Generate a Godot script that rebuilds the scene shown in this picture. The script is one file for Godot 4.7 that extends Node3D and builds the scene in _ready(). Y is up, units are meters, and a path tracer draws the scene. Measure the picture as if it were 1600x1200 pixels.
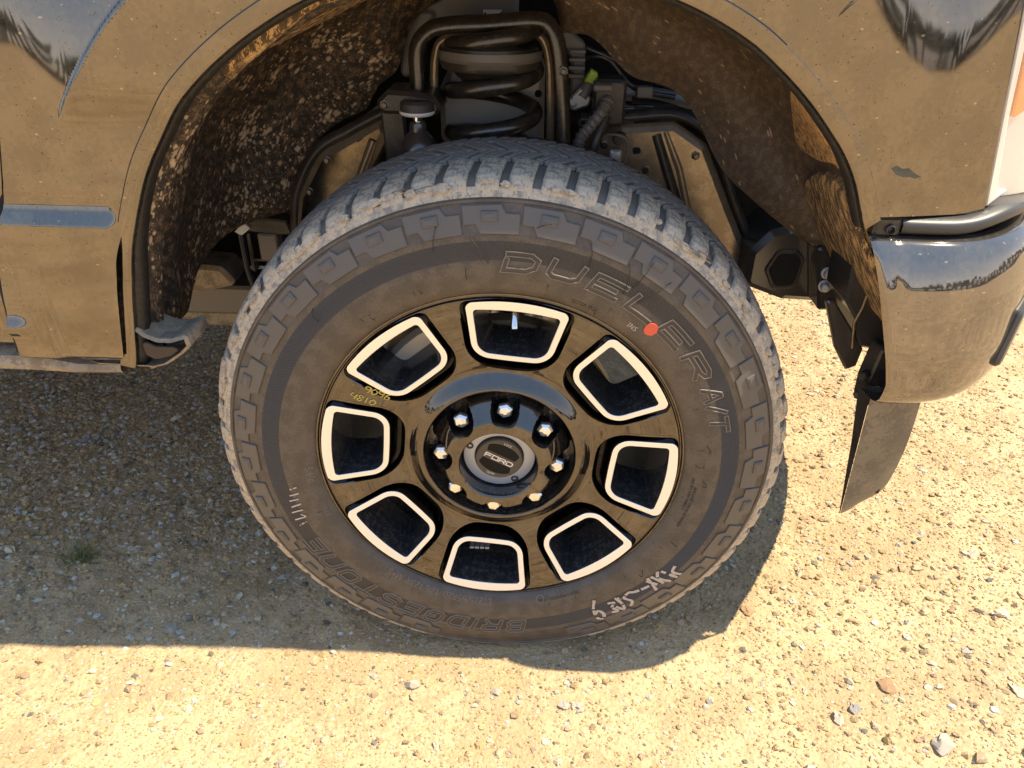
extends Node3D
# A close view of the front wheel of a black pickup truck on a sunlit sandy gravel lot.
# x runs towards the front of the truck, y up, z out of its side; the wheel's outer face lies near z = 0.

const HUB := 0.41                                # height of the wheel's centre above the ground
var M := {}
var rng := RandomNumberGenerator.new()
var wheel: Node3D
var truck: Node3D

# ------------------------------------------------------------------ geometry helpers
class Geo:
	var v := PackedVector3Array()
	var i := PackedInt32Array()
	var uv := PackedVector2Array()
	func tri(a: int, b: int, c: int) -> void:
		i.append(a); i.append(b); i.append(c)
	func quad(a: int, b: int, c: int, d: int) -> void:
		i.append(a); i.append(b); i.append(c); i.append(a); i.append(c); i.append(d)
	func add(g: Geo, t := Transform3D()) -> Geo:
		var base := v.size()
		for p in g.v: v.append(t * p)
		for k in g.i: i.append(k + base)
		if g.uv.size() == g.v.size() and uv.size() == base: uv.append_array(g.uv)
		return self
	func moved(t: Transform3D) -> Geo:
		for k in v.size(): v[k] = t * v[k]
		return self

func smooth_mesh(g: Geo) -> ArrayMesh:             # one normal per vertex
	var n := PackedVector3Array()
	n.resize(g.v.size())
	for k in range(0, g.i.size(), 3):
		var a := g.i[k]; var b := g.i[k + 1]; var c := g.i[k + 2]
		var f := (g.v[c] - g.v[a]).cross(g.v[b] - g.v[a])
		n[a] += f; n[b] += f; n[c] += f
	for k in n.size(): n[k] = n[k].normalized() if n[k].length_squared() > 0.0 else Vector3.UP
	return surface(g.v, n, g.uv if g.uv.size() == g.v.size() else PackedVector2Array(), g.i)

func auto_mesh(g: Geo, deg := 38.0) -> ArrayMesh:  # edges sharper than deg stay sharp
	var cosa := cos(deg_to_rad(deg))
	var keyed := {}
	var weld := PackedInt32Array()
	weld.resize(g.v.size())
	for k in g.v.size():
		var key := Vector3i((g.v[k] * 50000.0).round())
		if not keyed.has(key): keyed[key] = keyed.size()
		weld[k] = keyed[key]
	var at: Array = []
	at.resize(keyed.size())
	for k in at.size(): at[k] = PackedInt32Array()
	var fn := PackedVector3Array()
	for k in range(0, g.i.size(), 3):
		var f := (g.v[g.i[k + 2]] - g.v[g.i[k]]).cross(g.v[g.i[k + 1]] - g.v[g.i[k]])
		for j in 3: at[weld[g.i[k + j]]].append(fn.size())
		fn.append(f)
	var v := PackedVector3Array(); var n := PackedVector3Array(); var uv := PackedVector2Array()
	var has_uv := g.uv.size() == g.v.size()
	for k in g.i.size():
		var own := fn[k / 3]
		var own_n := own.normalized()
		var s := Vector3.ZERO
		for f in at[weld[g.i[k]]]:
			if fn[f].normalized().dot(own_n) >= cosa: s += fn[f]
		v.append(g.v[g.i[k]])
		n.append(s.normalized() if s.length_squared() > 1e-24 else Vector3.UP)
		if has_uv: uv.append(g.uv[g.i[k]])
	return surface(v, n, uv, PackedInt32Array())

func surface(v: PackedVector3Array, n: PackedVector3Array, uv: PackedVector2Array, i: PackedInt32Array) -> ArrayMesh:
	var a := []
	a.resize(Mesh.ARRAY_MAX)
	a[Mesh.ARRAY_VERTEX] = v
	a[Mesh.ARRAY_NORMAL] = n
	if uv.size() == v.size(): a[Mesh.ARRAY_TEX_UV] = uv
	if i.size(): a[Mesh.ARRAY_INDEX] = i
	var m := ArrayMesh.new()
	m.add_surface_from_arrays(Mesh.PRIMITIVE_TRIANGLES, a)
	return m

func put(parent: Node, called: String, mesh: Mesh, mat: Material, at := Transform3D()) -> MeshInstance3D:
	var o := MeshInstance3D.new()
	o.name = called
	o.mesh = mesh
	o.material_override = null
	if mesh is ArrayMesh: o.set_surface_override_material(0, mat)
	o.transform = at
	parent.add_child(o, true)
	return o

func part(called: String, g: Geo, mat: Material, parent: Node = null, deg := 38.0) -> MeshInstance3D:
	return put(parent if parent else truck, called, smooth_mesh(g) if deg >= 180.0 else auto_mesh(g, deg), mat)

func grid(nu: int, nv: int, f: Callable, wrap := false) -> Geo:
	var g := Geo.new()
	var row := nv + 1
	for a in (nu if wrap else nu + 1):
		for b in row:
			g.v.append(f.call(float(a) / nu, float(b) / nv))
	for a in nu:
		var a2 := (a + 1) % nu if wrap else a + 1
		for b in nv:
			g.quad(a * row + b, a2 * row + b, a2 * row + b + 1, a * row + b + 1)
	return g

func loft(loops: Array, closed := true, cap_a := false, cap_b := false) -> Geo:
	var g := Geo.new()
	var n: int = loops[0].size()
	for l in loops:
		for p in l: g.v.append(p)
	for k in loops.size() - 1:
		for j in (n if closed else n - 1):
			var j2 := (j + 1) % n
			g.quad(k * n + j, k * n + j2, (k + 1) * n + j2, (k + 1) * n + j)
	for e in 2:
		if (cap_a if e == 0 else cap_b):
			var l: PackedVector3Array = loops[0] if e == 0 else loops[-1]
			var mid := Vector3.ZERO
			for p in l: mid += p
			var c := g.v.size()
			g.v.append(mid / n)
			var base := 0 if e == 0 else (loops.size() - 1) * n
			for j in n:
				if e == 0: g.tri(c, base + (j + 1) % n, base + j)
				else: g.tri(c, base + j, base + (j + 1) % n)
	return g

func circle(r: float, z: float, n: int, phase := 0.0) -> PackedVector3Array:
	var l := PackedVector3Array()
	for k in n:
		var a := TAU * k / n + phase
		l.append(Vector3(r * cos(a), r * sin(a), z))
	return l

func lathe(profile: PackedVector2Array, n := 96, cap_a := false, cap_b := false, phase := 0.0) -> Geo:  # (radius, z) about the z axis
	var loops := []
	for p in profile: loops.append(circle(p.x, p.y, n, phase))
	return loft(loops, true, cap_a, cap_b)

func along(a: Vector3, b: Vector3) -> Transform3D:   # the z axis of a lathe laid from a towards b
	var z := (b - a).normalized()
	var x := (Vector3.UP if absf(z.y) < 0.9 else Vector3.RIGHT).cross(z).normalized()
	return Transform3D(Basis(x, z.cross(x), z), a)

func tube(path: PackedVector3Array, r: float, n := 12, flat := 1.0) -> Geo:
	var loops := []
	var up := Vector3(0.1234, 0.9, 0.31).normalized()
	for k in path.size():
		var d := (path[mini(k + 1, path.size() - 1)] - path[maxi(k - 1, 0)]).normalized()
		var x := up.cross(d).normalized()
		var y := d.cross(x)
		up = y
		var l := PackedVector3Array()
		for j in n:
			var a := TAU * j / n
			l.append(path[k] + x * cos(a) * r + y * sin(a) * r * flat)
		loops.append(l)
	return loft(loops, true, true, true)

func curve(pts: PackedVector3Array, per := 8) -> PackedVector3Array:   # Catmull-Rom through the points
	var out := PackedVector3Array()
	for k in pts.size() - 1:
		var a := pts[maxi(k - 1, 0)]; var d := pts[mini(k + 2, pts.size() - 1)]
		for j in per: out.append(pts[k].cubic_interpolate(pts[k + 1], a, d, float(j) / per))
	out.append(pts[-1])
	return out

func pv(l: Array) -> PackedVector3Array:
	var out := PackedVector3Array()
	for k in range(0, l.size(), 3): out.append(Vector3(l[k], l[k + 1], l[k + 2]))
	return out

func p2(l: Array) -> PackedVector2Array:
	var out := PackedVector2Array()
	for k in range(0, l.size(), 2): out.append(Vector2(l[k], l[k + 1]))
	return out

func box(c: Vector3, s: Vector3, b := 0.004) -> Geo:
	var loops := []
	for e in [[-1.0, b], [-1.0, 0.0], [1.0, 0.0], [1.0, b]]:
		var z: float = c.z + e[0] * (s.z / 2.0 - (0.0 if e[1] > 0.0 else b))
		var x: float = s.x / 2.0 - e[1]; var y: float = s.y / 2.0 - e[1]
		var l := PackedVector3Array()
		for q in [[x, y - b], [x - b, y], [b - x, y], [-x, y - b], [-x, b - y], [b - x, -y], [x - b, -y], [x, b - y]]:
			l.append(Vector3(c.x + q[0], c.y + q[1], z))
		loops.append(l)
	return loft(loops, true, true, true)

func inset(poly: PackedVector2Array, d: float) -> PackedVector2Array:   # each corner moved inwards by d
	var out := PackedVector2Array()
	var sgn := 1.0 if not Geometry2D.is_polygon_clockwise(poly) else -1.0
	var n := poly.size()
	for k in n:
		var e1 := (poly[k] - poly[(k + n - 1) % n]).normalized()
		var e2 := (poly[(k + 1) % n] - poly[k]).normalized()
		var n1 := Vector2(-e1.y, e1.x) * sgn; var n2 := Vector2(-e2.y, e2.x) * sgn
		var m := n1 + n2
		out.append(poly[k] + (m / maxf(m.dot(n1), 0.4) if m.length() > 0.01 else n1) * d)
	return out

func plate(poly: PackedVector2Array, z0: float, z1: float, b := 0.002, map: Variant = null) -> Geo:  # a slab with a chamfered front
	var loops := []
	for e in [[0.0, z0], [0.0, z1 - b * signf(z1 - z0)], [b, z1]]:
		var l := PackedVector3Array()
		for p in (inset(poly, e[0]) if e[0] > 0.0 else poly): l.append(Vector3(p.x, p.y, e[1]))
		loops.append(l)
	var g := loft(loops)
	for cap in ([2, 0] if map == null else [2]):
		var flat := PackedVector2Array()
		var base := g.v.size()
		for p in loops[cap]:
			flat.append(Vector2(p.x, p.y) * 2000.0); g.v.append(p)
		var t := Geometry2D.triangulate_polygon(flat)
		var cw := Geometry2D.is_polygon_clockwise(flat)
		for k in range(0, t.size(), 3):
			var up := (flat[t[k + 1]] - flat[t[k]]).cross(flat[t[k + 2]] - flat[t[k]]) > 0.0
			var turn: bool = (up != cw) == (cap == 2)
			if turn: g.tri(base + t[k], base + t[k + 1], base + t[k + 2])
			else: g.tri(base + t[k], base + t[k + 2], base + t[k + 1])
	if map != null:
		for k in g.v.size(): g.v[k] = (map).call(g.v[k])
	return g

func round_poly(poly: PackedVector2Array, rad: Array, per := 6, edge := 1) -> PackedVector2Array:
	var out := PackedVector2Array()
	var n := poly.size()
	for k in n:
		var p := poly[k]
		var a := (poly[(k + n - 1) % n] - p); var b := (poly[(k + 1) % n] - p)
		var half := absf(a.angle_to(b)) / 2.0
		var r: float = rad[k % rad.size()]
		var d := minf(r / tan(half), minf(a.length(), b.length()) * 0.49)
		r = d * tan(half)
		var p0 := p + a.normalized() * d; var p1 := p + b.normalized() * d
		var c := p + (a.normalized() + b.normalized()).normalized() * (r / sin(half))
		var a0 := (p0 - c).angle(); var da := wrapf((p1 - c).angle() - a0, -PI, PI)
		for j in per + 1: out.append(c + Vector2.from_angle(a0 + da * j / per) * r)
		if edge > 1:
			var q := poly[(k + 1) % n]
			var a2 := p - q; var b2 := poly[(k + 2) % n] - q
			var h2 := absf(a2.angle_to(b2)) / 2.0
			var q0 := q + a2.normalized() * minf(rad[(k + 1) % rad.size()] / tan(h2), minf(a2.length(), b2.length()) * 0.49)
			for j in range(1, edge): out.append(p1.lerp(q0, float(j) / edge))
	return out

func table(t: Array, x: float) -> float:           # pairs x, y with rising x
	if x <= t[0]: return t[1]
	for k in range(2, t.size(), 2):
		if x <= t[k]: return lerpf(t[k - 1], t[k + 1], (x - t[k - 2]) / (t[k] - t[k - 2]))
	return t[-1]

func table_smooth(t: Array, x: float) -> float:
	var n := t.size() / 2
	if x <= t[0]: return t[1]
	for k in range(1, n):
		if x <= t[2 * k]:
			var a: float = t[maxi(2 * k - 3, 1)]; var b: float = t[2 * k - 1]; var c: float = t[2 * k + 1]; var d: float = t[mini(2 * k + 3, 2 * n - 1)]
			return cubic_interpolate(b, c, a, d, (x - t[2 * k - 2]) / (t[2 * k] - t[2 * k - 2]))
	return t[-1]

# ------------------------------------------------------------------ materials
func lin(r: float, g: float, b: float) -> Color: return Color(r, g, b).linear_to_srgb()

func mat(called: String, c: Color, rough := 0.6, metal := 0.0, spec := 0.5) -> StandardMaterial3D:
	var m := StandardMaterial3D.new()
	m.resource_name = called
	m.albedo_color = c
	m.roughness = rough
	m.metallic = metal
	m.metallic_specular = spec
	M[called] = m
	return m

func cloud(size: int, seed_: int, freq: float, octaves := 4) -> PackedByteArray:
	var n := FastNoiseLite.new()
	n.seed = seed_; n.noise_type = FastNoiseLite.TYPE_SIMPLEX_SMOOTH; n.frequency = freq; n.fractal_octaves = octaves
	return n.get_seamless_image(size, size).get_data()

func blend_image(size: int, a: Color, b: Color, n1: PackedByteArray, n2: PackedByteArray, lo: float, hi: float) -> Image:
	var by := PackedByteArray()
	by.resize(size * size * 3)
	var lut := []
	for k in 256:
		var t := smoothstep(lo, hi, k / 255.0)
		var c := a.lerp(b, t)
		lut.append([int(c.r * 255), int(c.g * 255), int(c.b * 255)])
	for k in size * size:
		var l: Array = lut[(n1[k] * 3 + n2[k] * 2) / 5]
		by[k * 3] = l[0]; by[k * 3 + 1] = l[1]; by[k * 3 + 2] = l[2]
	return Image.create_from_data(size, size, false, Image.FORMAT_RGB8, by)

func dab(im: Image, x: int, y: int, r: float, c: Color, alpha: float, stretch := Vector2.ONE) -> void:
	var s := im.get_width()
	var rx := int(ceil(r * stretch.x)); var ry := int(ceil(r * stretch.y))
	for j in range(-ry, ry + 1):
		for k in range(-rx, rx + 1):
			var d := Vector2(k / stretch.x, j / stretch.y).length() / maxf(r, 0.5)
			if d > 1.0: continue
			var px := posmod(x + k, s); var py := posmod(y + j, s)
			im.set_pixel(px, py, im.get_pixel(px, py).lerp(c, alpha * clampf(1.6 - d * 1.1, 0.0, 1.0)))

func dabs(ims: Array, count: int, r0: float, r1: float, colors: Array, alpha: float, stretch := Vector2.ONE) -> void:   # the same marks on several images
	var s: int = ims[0].get_width()
	for k in count:
		var x := rng.randi() % s; var y := rng.randi() % s
		var r := lerpf(r0, r1, pow(rng.randf(), 2.5))
		var st := stretch * Vector2(rng.randf_range(0.7, 1.3), rng.randf_range(0.7, 1.3))
		for q in ims.size(): dab(ims[q], x, y, r, colors[q], alpha, st)

func tex(im: Image) -> ImageTexture: return ImageTexture.create_from_image(im)

func make_materials() -> void:
	rng.seed = 11
	# gloss black paint under a film of dust
	var ca := cloud(1024, 3, 0.006); var cb := cloud(1024, 4, 0.05, 3)
	var al := blend_image(1024, Color(0.488, 0.462, 0.430), Color(0.528, 0.490, 0.440), ca, cb, 0.35, 0.7)
	var me := blend_image(1024, Color(0.97, 0.97, 0.97), Color(0.88, 0.88, 0.88), ca, cb, 0.4, 0.7)
	var tan_dust := Color(0.66, 0.55, 0.40); var mud := Color(0.30, 0.22, 0.14)
	dabs([al, me], 5200, 0.6, 1.6, [tan_dust, Color(0.5, 0.5, 0.5)], 0.6)
	dabs([al, me], 2600, 0.6, 2.2, [mud, Color(0.35, 0.35, 0.35)], 0.6)
	dabs([al, me], 160, 1.0, 2.6, [Color(0.8, 0.7, 0.55), Color(0.2, 0.2, 0.2)], 0.7, Vector2(2.0, 1.0))
	dabs([al, me], 240, 2.0, 6.0, [Color(0.64, 0.55, 0.42), Color(0.6, 0.6, 0.6)], 0.16, Vector2(0.45, 7.0))
	var pm := mat("black_paint", Color.WHITE, 0.07, 1.0)
	pm.albedo_texture = tex(al); pm.metallic_texture = tex(me)
	pm.uv1_triplanar = true; pm.uv1_scale = Vector3.ONE * 2.1
	var bp: StandardMaterial3D = pm.duplicate()
	bp.resource_name = "bumper_paint"; bp.metallic = 0.90; bp.roughness = 0.05; bp.albedo_color = Color(1.08, 1.09, 1.11)
	M.bumper_paint = bp
	var pc := mat("wheel_paint", Color(0.84, 0.85, 0.87), 0.045, 1.0)
	pc.albedo_texture = pm.albedo_texture; pc.metallic_texture = pm.metallic_texture
	pc.uv1_triplanar = true; pc.uv1_scale = Vector3.ONE * 4.3
	var pk := blend_image(256, lin(0.022, 0.022, 0.024), lin(0.055, 0.050, 0.045), cloud(256, 71, 0.03), cloud(256, 72, 0.1, 3), 0.45, 0.7)
	dabs([pk], 520, 0.5, 1.4, [lin(0.30, 0.26, 0.21)], 0.8)
	var pb := mat("pocket_black", Color.WHITE, 0.14, 0.0, 0.9)
	pb.albedo_texture = tex(pk); pb.uv1_triplanar = true; pb.uv1_scale = Vector3.ONE * 9.0
	mat("machined", lin(0.96, 0.955, 0.94), 0.36, 0.68)
	mat("nut_chrome", lin(0.92, 0.90, 0.86), 0.22, 0.9)
	mat("chrome", lin(0.80, 0.80, 0.80), 0.12, 1.0)
	mat("silver_ring", lin(0.50, 0.51, 0.53), 0.38, 0.35)
	mat("knob_black", lin(0.075, 0.062, 0.05), 0.35)
	mat("scoop_shade", lin(0.008, 0.008, 0.008), 0.5, 0.0, 0.3)
	mat("letter_silver", lin(0.75, 0.72, 0.68), 0.3, 0.3)
	# rubber
	var ra := cloud(512, 7, 0.01); var rb := cloud(512, 8, 0.08, 3)
	var rub := blend_image(512, lin(0.074, 0.060, 0.048), lin(0.112, 0.090, 0.069), ra, rb, 0.35, 0.65)
	dabs([rub], 900, 0.5, 1.4, [lin(0.34, 0.29, 0.23)], 0.35)
	var rm := mat("sidewall_rubber", Color.WHITE, 0.48)
	rm.albedo_texture = tex(rub); rm.uv1_triplanar = true; rm.uv1_scale = Vector3.ONE * 5.0
	mat("dark_rubber", lin(0.058, 0.051, 0.045), 0.5)
	mat("seal_black", lin(0.02, 0.018, 0.016), 0.6)
	mat("letter_rubber", lin(0.070, 0.058, 0.046), 0.45)
	mat("ridge_rubber", lin(0.19, 0.152, 0.118), 0.38)
	mat("lug_rubber", lin(0.118, 0.103, 0.088), 0.38)
	var ta := cloud(512, 17, 0.02); var tb := cloud(512, 18, 0.1, 3)
	var tr := blend_image(512, lin(0.175, 0.166, 0.155), lin(0.27, 0.252, 0.225), tb, tb, 0.4, 0.62)
	dabs([tr], 700, 0.6, 3.0, [lin(0.07, 0.07, 0.075)], 0.5)
	dabs([tr], 260, 2.0, 9.0, [lin(0.46, 0.38, 0.27)], 0.55)
	var tm := mat("tread_rubber", Color.WHITE, 0.75)
	tm.albedo_texture = tex(tr); tm.uv1_triplanar = true; tm.uv1_scale = Vector3.ONE * 6.0
	var sh := blend_image(512, lin(0.25, 0.225, 0.195), lin(0.54, 0.44, 0.31), ta, tb, 0.42, 0.55)
	dabs([sh], 420, 3.0, 15.0, [lin(0.62, 0.53, 0.39)], 0.6)
	dabs([sh], 900, 0.6, 4.0, [lin(0.06, 0.06, 0.065)], 0.6)
	var sm := mat("shoulder_rubber", Color.WHITE, 0.7)
	sm.albedo_texture = tex(sh); sm.uv1_triplanar = true; sm.uv1_scale = Vector3.ONE * 5.0
	var sb := blend_image(256, lin(0.012, 0.011, 0.010), lin(0.030, 0.026, 0.021), cloud(256, 95, 0.04), cloud(256, 96, 0.1, 3), 0.4, 0.7)
	dabs([sb], 260, 0.5, 1.6, [lin(0.30, 0.24, 0.17)], 0.7)
	var sbm := mat("seal_dusty", Color.WHITE, 0.6)
	sbm.albedo_texture = tex(sb); sbm.uv1_triplanar = true; sbm.uv1_scale = Vector3.ONE * 8.0
	var mi := blend_image(256, lin(0.30, 0.25, 0.19), lin(0.56, 0.475, 0.36), cloud(256, 111, 0.03), cloud(256, 112, 0.1, 3), 0.36, 0.6)
	dabs([mi], 160, 0.6, 3.0, [lin(0.09, 0.085, 0.08)], 0.7)
	var mim := mat("pale_mud", Color.WHITE, 0.95)
	mim.albedo_texture = tex(mi); mim.uv1_triplanar = true; mim.uv1_scale = Vector3.ONE * 9.0
	mat("groove_rubber", lin(0.15, 0.135, 0.115), 0.8)
	mat("dark_valley", lin(0.014, 0.014, 0.014), 0.9)
	mat("chalk", lin(0.50, 0.42, 0.34), 0.9)
	mat("scuff", lin(0.085, 0.078, 0.055), 0.8)
	mat("yellow_ink", lin(0.48, 0.40, 0.09), 0.6)
	mat("red_paint", lin(0.75, 0.12, 0.06), 0.6)
	# wheel arch: black plastic with dried mud
	var la := cloud(1024, 27, 0.035, 5); var lb := cloud(1024, 28, 0.16, 4)
	var li := blend_image(1024, lin(0.026, 0.020, 0.015), lin(0.15, 0.092, 0.048), la, lb, 0.42, 0.72)
	dabs([li], 9000, 0.6, 2.0, [lin(0.27, 0.18, 0.10)], 0.6, Vector2(0.8, 1.6))
	dabs([li], 2600, 0.8, 3.2, [lin(0.46, 0.32, 0.19)], 0.65, Vector2(0.8, 2.6))
	for k in 150:
		var cx := rng.randi() % 1024; var cy := rng.randi() % 1024
		var spread := rng.randf_range(12.0, 60.0)
		for j in 26:
			dab(li, cx + int(rng.randfn(0.0, spread * 0.6)), cy + int(rng.randfn(0.0, spread)), lerpf(0.8, 5.5, pow(rng.randf(), 2.2)), lin(0.58, 0.44, 0.29), 0.75, Vector2(rng.randf_range(0.6, 1.4), rng.randf_range(0.8, 2.4)))
	var lm := mat("muddy_plastic", Color.WHITE, 0.75)
	lm.albedo_texture = tex(li); lm.uv1_scale = Vector3(1.6, 1.6, 1.6)
	var l2 := blend_image(1024, lin(0.085, 0.060, 0.040), lin(0.15, 0.106, 0.068), la, lb, 0.4, 0.7)
	dabs([l2], 8000, 0.5, 1.5, [lin(0.26, 0.19, 0.12)], 0.5)
	dabs([l2], 620, 0.8, 3.4, [lin(0.55, 0.40, 0.26)], 0.8, Vector2(0.8, 3.4))
	var lm2 := mat("dusty_plastic", Color.WHITE, 0.6)
	lm2.albedo_texture = tex(l2); lm2.uv1_scale = Vector3(1.6, 1.6, 1.6)
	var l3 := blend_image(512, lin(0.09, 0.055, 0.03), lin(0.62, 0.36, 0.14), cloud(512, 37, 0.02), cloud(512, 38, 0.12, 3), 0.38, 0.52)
	var lm3 := mat("orange_mottle", Color.WHITE, 0.95)  # dark brown and orange mottle for the lens-shaped liner patch
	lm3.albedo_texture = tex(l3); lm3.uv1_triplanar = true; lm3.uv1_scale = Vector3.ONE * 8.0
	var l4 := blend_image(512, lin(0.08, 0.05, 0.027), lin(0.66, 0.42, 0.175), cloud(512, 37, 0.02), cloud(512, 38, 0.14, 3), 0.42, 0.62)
	var lm4 := mat("mud_streaks_and_patch", Color.WHITE, 0.95)  # mud streak on the front liner, also the orange patch on the rear one
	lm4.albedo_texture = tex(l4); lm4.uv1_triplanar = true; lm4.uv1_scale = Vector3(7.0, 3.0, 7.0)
	var sp := blend_image(512, lin(0.028, 0.025, 0.022), lin(0.060, 0.050, 0.040), ra, rb, 0.4, 0.7)
	dabs([sp], 1400, 0.5, 1.6, [lin(0.22, 0.17, 0.11)], 0.6)
	var sd := blend_image(512, lin(0.014, 0.013, 0.012), lin(0.050, 0.042, 0.034), cloud(512, 91, 0.03), rb, 0.42, 0.66)
	dabs([sd], 2600, 0.5, 1.8, [lin(0.34, 0.26, 0.17)], 0.7)
	var ds := mat("dusty_steel", Color.WHITE, 0.28, 0.0, 0.9)
	ds.albedo_texture = tex(sd); ds.uv1_triplanar = true; ds.uv1_scale = Vector3.ONE * 5.0
	var bm := mat("black_steel", Color.WHITE, 0.35, 0.0, 0.5)
	bm.albedo_texture = tex(sp); bm.uv1_triplanar = true; bm.uv1_scale = Vector3.ONE * 4.0
	var si := blend_image(256, lin(0.27, 0.205, 0.13), lin(0.36, 0.28, 0.185), cloud(256, 97, 0.02), cloud(256, 98, 0.1, 3), 0.4, 0.7)
	dabs([si], 500, 0.5, 1.4, [lin(0.10, 0.07, 0.04)], 0.6)
	var sg := mat("sheet_metal", Color.WHITE, 0.24, 0.45)
	sg.albedo_texture = tex(si); sg.uv1_triplanar = true; sg.uv1_scale = Vector3.ONE * 5.0
	mat("panel_grey", lin(0.36, 0.33, 0.29), 0.4, 0.3)
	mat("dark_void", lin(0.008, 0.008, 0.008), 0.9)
	mat("grey_plastic", lin(0.16, 0.145, 0.125), 0.45)
	mat("trim_grey", lin(0.050, 0.047, 0.043), 0.42)
	mat("cast_alloy", lin(0.42, 0.41, 0.40), 0.45, 0.6)
	mat("white_label", lin(0.75, 0.74, 0.72), 0.6)
	mat("print_black", lin(0.02, 0.02, 0.02), 0.7)
	mat("green_clip", lin(0.38, 0.55, 0.05), 0.5)
	mat("brake_rust", lin(0.50, 0.36, 0.22), 0.4, 0.2)
	var mp := blend_image(256, lin(0.22, 0.18, 0.13), lin(0.36, 0.295, 0.21), cloud(256, 81, 0.02, 4), cloud(256, 82, 0.1, 3), 0.38, 0.6)
	var mpm := mat("mud_pale", Color.WHITE, 0.9)
	mpm.albedo_texture = tex(mp); mpm.uv1_triplanar = true; mpm.uv1_scale = Vector3.ONE * 6.0
	mat("amber", lin(0.85, 0.36, 0.08), 0.25)
	mat("lamp_white", lin(0.80, 0.74, 0.66), 0.35, 0.2)
	var gl := mat("clear_lens", Color(1, 1, 1, 0.08), 0.03)
	gl.transparency = BaseMaterial3D.TRANSPARENCY_ALPHA
	# ground
	var ga := cloud(1024, 51, 0.004, 3); var gb := cloud(1024, 52, 0.06, 5)
	var gi := blend_image(1024, lin(0.45, 0.316, 0.172), lin(0.56, 0.408, 0.234), ga, gb, 0.36, 0.66)
	dabs([gi], 5000, 0.6, 2.2, [lin(0.62, 0.50, 0.33)], 0.4)
	dabs([gi], 4000, 0.6, 1.8, [lin(0.24, 0.165, 0.085)], 0.45)
	var gm := mat("sandy_soil", Color.WHITE, 0.95, 0.0, 0.3)
	gm.albedo_texture = tex(gi); gm.uv1_triplanar = true; gm.uv1_world_triplanar = true; gm.uv1_scale = Vector3.ONE * 1.1
	var hb := cloud(1024, 53, 0.10, 5)
	var him := Image.create_from_data(1024, 1024, false, Image.FORMAT_L8, hb)
	gm.heightmap_enabled = true; gm.heightmap_texture = tex(him); gm.heightmap_scale = 0.22
	var st := blend_image(256, lin(0.80, 0.80, 0.80), lin(1, 1, 1), cloud(256, 61, 0.02), cloud(256, 62, 0.1, 3), 0.35, 0.65)
	var rk := mat("stone", Color.WHITE, 0.9, 0.0, 0.3)
	rk.albedo_texture = tex(st); rk.uv1_triplanar = true; rk.uv1_scale = Vector3.ONE * 1.5
	rk.vertex_color_use_as_albedo = true
	var gr := mat("dry_grass", lin(0.13, 0.15, 0.05), 0.7)
	gr.backlight_enabled = true; gr.backlight = lin(0.06, 0.07, 0.02)
	mat("far_foliage", lin(0.05, 0.06, 0.035), 0.9)
	mat("far_white", lin(0.7, 0.7, 0.7), 0.6)

# ------------------------------------------------------------------ the wheel
const LOOK := 84.7                                 # the angle of the topmost window
const TYRE := [0.262, -0.012, 0.2690, -0.004, 0.2725, 0.001, 0.276, 0.004, 0.284, 0.009, 0.299, 0.0125, 0.310, 0.0135, 0.320, 0.0135, 0.322, 0.0128, 0.346, 0.0118, 0.3475, 0.0122,
	0.3520, 0.0115, 0.3535, 0.0122, 0.3555, 0.0112, 0.366, 0.0085, 0.3790, 0.0045, 0.3905, 0.0002, 0.3920, 0.0015, 0.3950, 0.0008, 0.3965, -0.002]

func tyre_z(r: float) -> float: return table(TYRE, r)

func squash(p: Vector3) -> Vector3:                # the tyre stands on the ground
	if p.y < -HUB + 0.004: return Vector3(p.x, -HUB + 0.004 + (p.y + HUB - 0.004) * 0.12, p.z)
	return p

func polar(p: Vector3) -> Vector3:                 # (angle in radians clockwise, radius, height over the sidewall)
	return squash(Vector3(p.y * cos(p.x), p.y * sin(p.x), tyre_z(p.y) + p.z))

func squashed(g: Geo) -> Geo:
	for k in g.v.size(): g.v[k] = squash(g.v[k])
	return g

func face_z(r: float) -> float:                    # the dish of the wheel's face
	if r > 0.2640: return table([0.264, 0.0, 0.2655, -0.0035, 0.2672, -0.0035, 0.2685, 0.0005, 0.2712, 0.0, 0.2722, -0.004, 0.273, -0.014], r)
	if r > 0.146: return -0.026 * pow((0.264 - r) / 0.118, 1.55)
	return table_smooth([0.110, -0.052, 0.1105, -0.030, 0.1125, -0.0150, 0.1160, -0.0115, 0.120, -0.0125, 0.126, -0.0165, 0.133, -0.0222, 0.139, -0.0258, 0.146, -0.0262], r)

func window_loop(it: float, is_: float, ib: float) -> PackedVector2Array:
	var yt := 0.2515 - it; var yb := 0.167 + ib
	var xt := 0.0530 + (yt - 0.167) * 0.195 - is_; var xb := 0.0530 + (yb - 0.167) * 0.195 - is_
	var rt := maxf(0.0075 - it, 0.004); var rb := maxf(0.027 - ib, 0.012)
	var l := round_poly(p2([xt, yt, -xt, yt, -xb, yb, xb, yb]), [rt, rt, rb, rb], 8, 10)
	for k in l.size():
		var t := clampf((l[k].y - 0.167) / 0.085, 0.0, 1.0)
		l[k].y += 0.0105 * (1.0 - pow(l[k].x / 0.071, 2.0)) * t * t - 0.002 * (1.0 - t) * (1.0 - pow(l[k].x / 0.06, 2.0))
	return l

func accent_z(y: float) -> float: return lerpf(-0.013, 0.0055, (y - 0.167) / 0.0955)

func lift(l: PackedVector2Array, f: Callable) -> PackedVector3Array:
	var out := PackedVector3Array()
	for p in l: out.append(Vector3(p.x, p.y, f.call(p)))
	return out

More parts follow.
